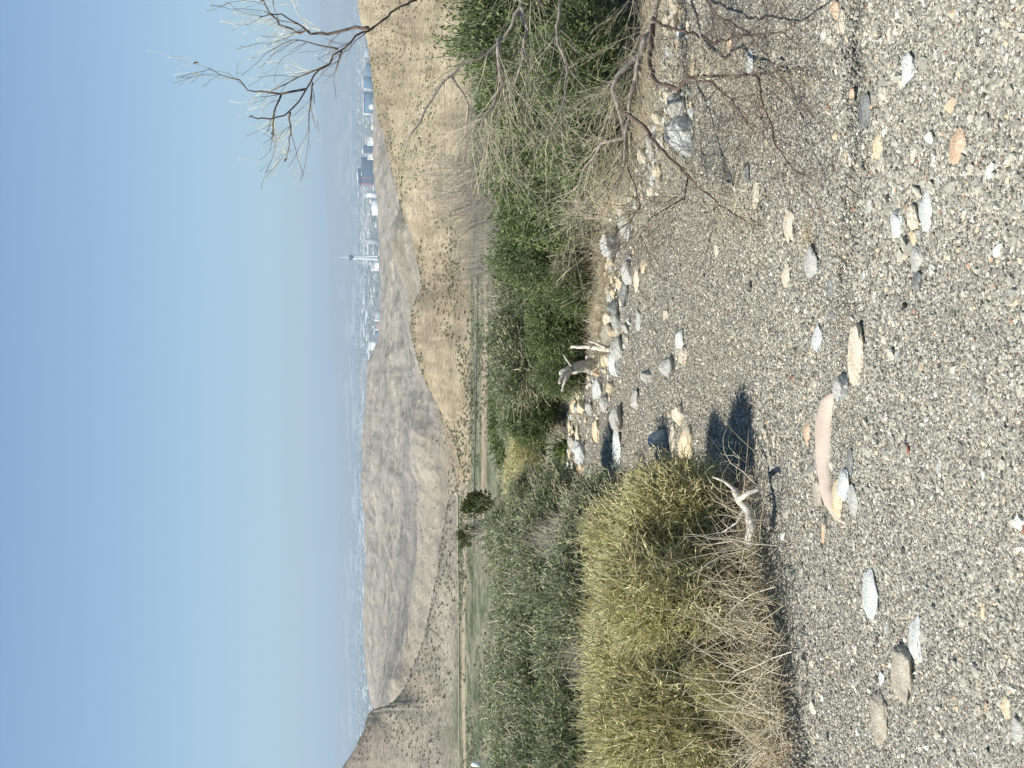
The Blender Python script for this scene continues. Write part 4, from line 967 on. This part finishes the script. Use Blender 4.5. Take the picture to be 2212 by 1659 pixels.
for x, d, z, s in vis[300:]: VV.append(v2 * np.array([s * 1.3, s * 1.3, s]) + np.array([x, d, z - .05]))
nv = len(v2); FF = np.concatenate([f2 + nv * k for k in range(len(VV))]); VV = np.concatenate(VV)
o = link_mesh('scrub', VV, FF, MAT['hill'], attrs={'tone': hs.random(len(VV))}); tag(o, 'dark scrub speckling the far tan and grey hills', 'scrub', None, 'stuff')
# ------------------------------------------------------------------ city
def facade(name, col, win, sx, sz, rough=.9):
    m, n, l, b = newmat(name, .95, 0)
    br = tex(n, l, 'ShaderNodeTexBrick', 1); br.offset = 0; br.inputs['Scale'].default_value = 1
    br.inputs['Brick Width'].default_value = sx; br.inputs['Row Height'].default_value = sz; br.inputs['Mortar Size'].default_value = sz * .22
    br.inputs['Color1'].default_value = (*win, 1); br.inputs['Color2'].default_value = (*[w * 1.15 for w in win], 1); br.inputs['Mortar'].default_value = (*col, 1)
    mp = n.new('ShaderNodeMapping'); tc = n.new('ShaderNodeTexCoord'); mp.inputs['Rotation'].default_value = (R_(90), 0, 0)
    l.new(tc.outputs['Object'], mp.inputs[0]); l.new(mp.outputs[0], br.inputs['Vector']); l.new(br.outputs[0], b.inputs['Base Color']); return m
FA = {'white': facade('white_facade', (.86, .85, .8), (.5, .52, .52), 9, 12), 'beige': facade('beige_facade', (.75, .74, .62), (.42, .45, .40), 14, 80),
 'blue': facade('blue_glass_facade', (.13, .20, .28), (.09, .16, .24), 12, 9, .3), 'dark': facade('dark_facade', (.05, .075, .12), (.035, .06, .11), 12, 9, .3),
 'red': facade('red_facade', (.30, .11, .13), (.26, .09, .11), 9, 9, .4), 'cap': facade('white_cap', (.9, .92, .92), (.85, .88, .9), 20, 20), 'grey': facade('grey_facade', (.42, .44, .44), (.28, .31, .33), 10, 12),
 'brown': facade('brown_facade', (.35, .22, .17), (.25, .17, .15), 10, 12)}
def tower_block(y0, y1, top, bot, d, mat, label, cat='building', parts=(), depth=None, name='building'):
    """parts: (name, y0, y1, top, bottom, material, forward shift)"""
    p = pix(bot, (y0 + y1) / 2, d); k = d / F; w = abs(y1 - y0) * k; h = (bot - top) * k; dp = depth or max(w * .5, 30)
    root = empty(name, p, R_(-24)); tag(root, label, cat)
    mb = MB(); mb.box(-w / 2, w / 2, 0, dp, 0, h * .985); mb.build('wall', FA[mat], root)
    mb = MB(); mb.box(-w / 2 - 1, w / 2 + 1, -1, dp + 1, h * .985, h); mb.box(-w * .2, w * .15, dp * .3, dp * .7, h, h + 6); mb.build('roof', FA['grey' if mat != 'white' else 'white'], root)
    mb = MB(); mb.box(-w * .65, w * .65, -18, dp * .9, -6, 12); mb.build('podium', FA['beige'], root)
    for nm, a0, a1, t_, b_, mt, sh in parts:
        xa = ((y0 + y1) / 2 - a0) * k; xb = ((y0 + y1) / 2 - a1) * k; mb = MB(); mb.box(min(xa, xb), max(xa, xb), -sh, dp * .8, (bot - b_) * k, (bot - t_) * k); mb.build(nm, FA[mt], root)
    return root
CD = 12600
tower_block(104, 124, 786, 806, CD + 900, 'grey', 'pale hazy block at the far right of the skyline, behind the branch')
tower_block(139, 172, 790, 812, CD, 'blue', 'blue-grey slab hotel nearest the right end of the skyline', parts=[('wing', 168, 191, 786, 812, 'blue', 12), ('end_wall', 191, 193.5, 786, 812, 'white', 14)])
tower_block(204, 246, 785.8, 818, CD + 200, 'blue', 'wide blue-grey glass hotel right of the small white hotel', parts=[('roof_rim', 203, 248, 784.6, 786.4, 'white', 5)])
tower_block(226, 237, 798, 822, CD - 500, 'white', 'small white hotel in front of the wide blue-grey glass hotel')
tower_block(246, 264, 801, 822, CD, 'grey', 'low pale tower left of the wide blue-grey glass hotel', parts=[('end_wall', 246, 248.5, 786, 822, 'white', 3)])
tower_block(267, 281, 802, 824, CD - 400, 'beige', 'low tan block between pale towers')
tower_block(296, 315, 796.5, 822, CD - 300, 'beige', 'cream banded twin hotel right of the dark hotel with white sign', parts=[('roof_rim', 295.5, 315.5, 794.5, 797, 'cap', 4), ('fin', 299, 300.5, 796, 822, 'cap', 4), ('fin', 305, 306.5, 796, 822, 'cap', 4), ('fin', 313.5, 315, 796, 822, 'cap', 4)])
tower_block(315.5, 332, 786.5, 824, CD + 100, 'dark', 'dark blue hotel with small white rooftop sign', parts=[('sign', 321, 332, 782.6, 785.8, 'cap', 4)])
tower_block(332.5, 346, 797, 824, CD - 300, 'beige', 'cream banded hotel directly right of the tallest dark tower', parts=[('roof_rim', 332, 346.2, 794.8, 797.2, 'cap', 4), ('fin', 336, 337, 797, 824, 'cap', 4), ('fin', 341, 342, 797, 824, 'cap', 4)])
tower_block(346, 395.5, 780.3, 826, CD, 'dark', 'largest dark blue tower with white crown and red edge', parts=[
 ('upper_storeys', 369.6, 400.7, 774.4, 780.6, 'dark', 4), ('crown', 371.5, 390, 771.6, 774.4, 'cap', 6), ('crown', 390, 400.7, 773.2, 774.6, 'cap', 6), ('stripe', 384, 386, 781, 826, 'red', 3), ('edge_wall', 395.6, 401, 781, 826, 'red', 3), ('roof_trim', 370, 381, 781, 782.4, 'cap', 7)])
tower_block(417, 427, 790, 826, CD, 'white', 'slim white slab tower left of the tallest dark tower', parts=[('roof_sign', 414, 430, 788.6, 790, 'cap', 4)])
tower_block(434, 466, 803.5, 828, CD - 900, 'white', 'broad white hotel block left of the slim white slab', parts=[('roof_tower', 430, 438, 799, 803.5, 'cap', 3)])
tower_block(517, 528, 792, 830, CD + 300, 'grey', 'thin pale blue-grey slab right of the observation tower', parts=[('roof_box', 518, 522, 790.5, 792, 'cap', 3)])
tower_block(566, 584, 806.5, 834, CD - 300, 'beige', 'pale box hotel left of the observation tower', parts=[('roof_rim', 566, 582, 805, 807, 'cap', 5), ('end_wall', 584, 585.5, 803, 834, 'cap', 5), ('annexe', 565, 578, 817, 834, 'cap', 30)])
tower_block(672, 692, 809.5, 834, CD - 900, 'grey', 'square grey hotel near the middle of the skyline', parts=[('end_wall', 690, 694, 809, 834, 'white', 6)])
tower_block(694, 714, 814, 834, CD - 800, 'brown', 'low brown building left of the square grey hotel', parts=[('end_wall', 712, 714, 811, 834, 'cap', 5)])
tower_block(716, 729, 811, 834, CD - 600, 'blue', 'small blue-grey block under a white roof sign', parts=[('sign', 708, 722, 808, 810, 'cap', 4)])
tower_block(737, 757, 799, 826, CD - 900, 'beige', 'cream striped hotel by the brown ridge shoulder', parts=[('roof_rim', 736, 757.5, 797.6, 799.5, 'cap', 4), ('fin', 741, 742.5, 799, 826, 'cap', 4), ('fin', 746, 747.5, 799, 826, 'cap', 4), ('fin', 751, 752.5, 799, 826, 'cap', 4)])
tower_block(977, 990, 779, 792, 18000, 'blue', 'lone hazy block on the horizon above the middle ridge')
# observation tower
def obs_tower():
    d = CD; k = d / F; p = pix(836, 557, d); root = empty('observation_tower', p); tag(root, 'tall white tripod observation tower with dark pod and mast', 'tower')
    def zz(x): return (836 - x) * k
    for q in range(3):
        a = 2 * math.pi * q / 3 + R_(90) + .0; mb = MB(); P = []; Rd = []
        for x, rr, w_ in ((836, 4.6, 3.0), (815, 3.6, 2.8), (795, 2.6, 2.6), (780, 1.9, 2.3), (768, 2.0, 2.3), (763, 2.6, 2.4)): P.append(Vector((math.cos(a) * rr * k, math.sin(a) * rr * k, zz(x)))); Rd.append(w_ * k)
        mb.tube(P, Rd, 8); mb.build('leg', FA['cap'], root)
    mb = MB(); mb.lathe([(1.6 * k, 0), (1.5 * k, zz(764))], 12); mb.build('core', FA['cap'], root)
    mb = MB(); mb.lathe([(2.6 * k, zz(765)), (4.6 * k, zz(763)), (6.2 * k, zz(758.5)), (6.0 * k, zz(757)), (4.5 * k, zz(755.5)), (2.0 * k, zz(755))], 24); mb.build('pod', FA['dark'], root)
    mb = MB(); mb.lathe([(1.9 * k, zz(755)), (1.2 * k, zz(751)), (.55 * k, zz(750)), (.3 * k, zz(735))], 10); mb.build('mast', FA['cap'], root)
    mb = MB(); mb.box(-6 * k, 10 * k, -5 * k, 8 * k, 0, zz(824)); mb.build('base_building', FA['white'], root)
obs_tower()
# low city
cs = np.random.default_rng(31); cc = MB(); VV = []; FF = []; nb = 0; bx = np.array([(-.5, -.5, 0), (.5, -.5, 0), (.5, .5, 0), (-.5, .5, 0), (-.5, -.5, 1), (.5, -.5, 1), (.5, .5, 1), (-.5, .5, 1)], float); bf = np.array([(4, 5, 6, 7), (0, 1, 5, 4), (1, 2, 6, 5), (2, 3, 7, 6), (3, 0, 4, 7)]); tones = []
for k in range(9000):
    d = 8500 + 26000 * cs.random() ** 1.2; s = cs.uniform(-.33, .33); z = terr_z(s * d, d); big = cs.random() < .06
    w = cs.uniform(20, 70) * (2.2 if big else 1); h = cs.uniform(5, 12) * (1.6 if big else 1)
    VV.append(bx * np.array([w, w * cs.uniform(.4, 1), h]) + np.array([s * d, d, z - 1])); FF.append(bf + 8 * nb); nb += 1; tones += [cs.random()] * 8
m, n, l, b = newmat('city_roofs', .9, .1); at = n.new('ShaderNodeAttribute'); at.attribute_name = 'tone'; r = ramp(n, [(0, (.08, .10, .07)), (.45, (.16, .17, .14)), (.6, (.35, .31, .27)), (.85, (.6, .58, .54)), (1, (.9, .89, .86))]); l.new(at.outputs['Fac'], r.inputs[0]); l.new(r.outputs[0], b.inputs['Base Color'])
o = link_mesh('city_blocks', np.concatenate(VV), np.concatenate(FF), m, attrs={'tone': np.array(tones)}); tag(o, 'low hazy city of pale roofs and trees across the plain', 'city', None, 'stuff')
# individual mid-size halls that show as pale specks on the plain
hall = None
for k in range(60):
    d = cs.uniform(13500, 24000); s = cs.uniform(-.29, .12) if k % 3 else cs.uniform(-.29, .29); z = terr_z(s * d, d)
    if hall is None:
        mb = MB(); mb.box(-60, 60, -30, 30, 0, 16); mb.box(-20, 30, -18, 18, 16, 22); mb.box(-70, -62, -30, 30, 0, 10); hall = mb.build('hall', FA['white']); o = hall
    else: o = hall.copy(); C.objects.link(o)
    o.location = (s * d, d, z - 1); sc_ = cs.uniform(.6, 1.5); o.scale = (sc_ * 1.4, 1, sc_); tag(o, 'pale flat-roofed hall in the hazy city plain', 'building', 'pale halls on the city plain')
# ------------------------------------------------------------------ small far things on the flat
mb = MB(); mb.tube([(0, 0, 0), (0, 0, 3.2)], [.9, .8], 10); mb.tube([(0, 0, 3.2), (0, 0, 3.6)], [.7, .2], 10); o = mb.build('white_tank', FA['cap']); q = floorpt(1036, 1651, -44.6); o.location = (q.x, q.y, terr_z(q.x, q.y)); tag(o, 'small white upright tank standing on the saltbush flat at the left', 'tank')
# ------------------------------------------------------------------ haze
def haze():
    v = []; x0, x1, y0, y1, z0, z1 = -60000, 60000, -300, 120000, -700, 1900
    mb = MB(); mb.box(x0, x1, y0, y1, z0, z1)
    m = bpy.data.materials.new('haze'); m.use_nodes = True; n = m.node_tree.nodes; n.remove(n['Principled BSDF'])
    pv = n.new('ShaderNodeVolumePrincipled'); pv.inputs['Color'].default_value = (.53, .67, .79, 1); pv.inputs['Density'].default_value = HAZE; pv.inputs['Anisotropy'].default_value = .1
    m.node_tree.links.new(pv.outputs[0], n['Material Output'].inputs['Volume'])
    m.cycles.homogeneous_volume = True
    o = mb.build('haze', m); o['kind'] = 'stuff'; return o
HAZE = 4.6e-5
haze()
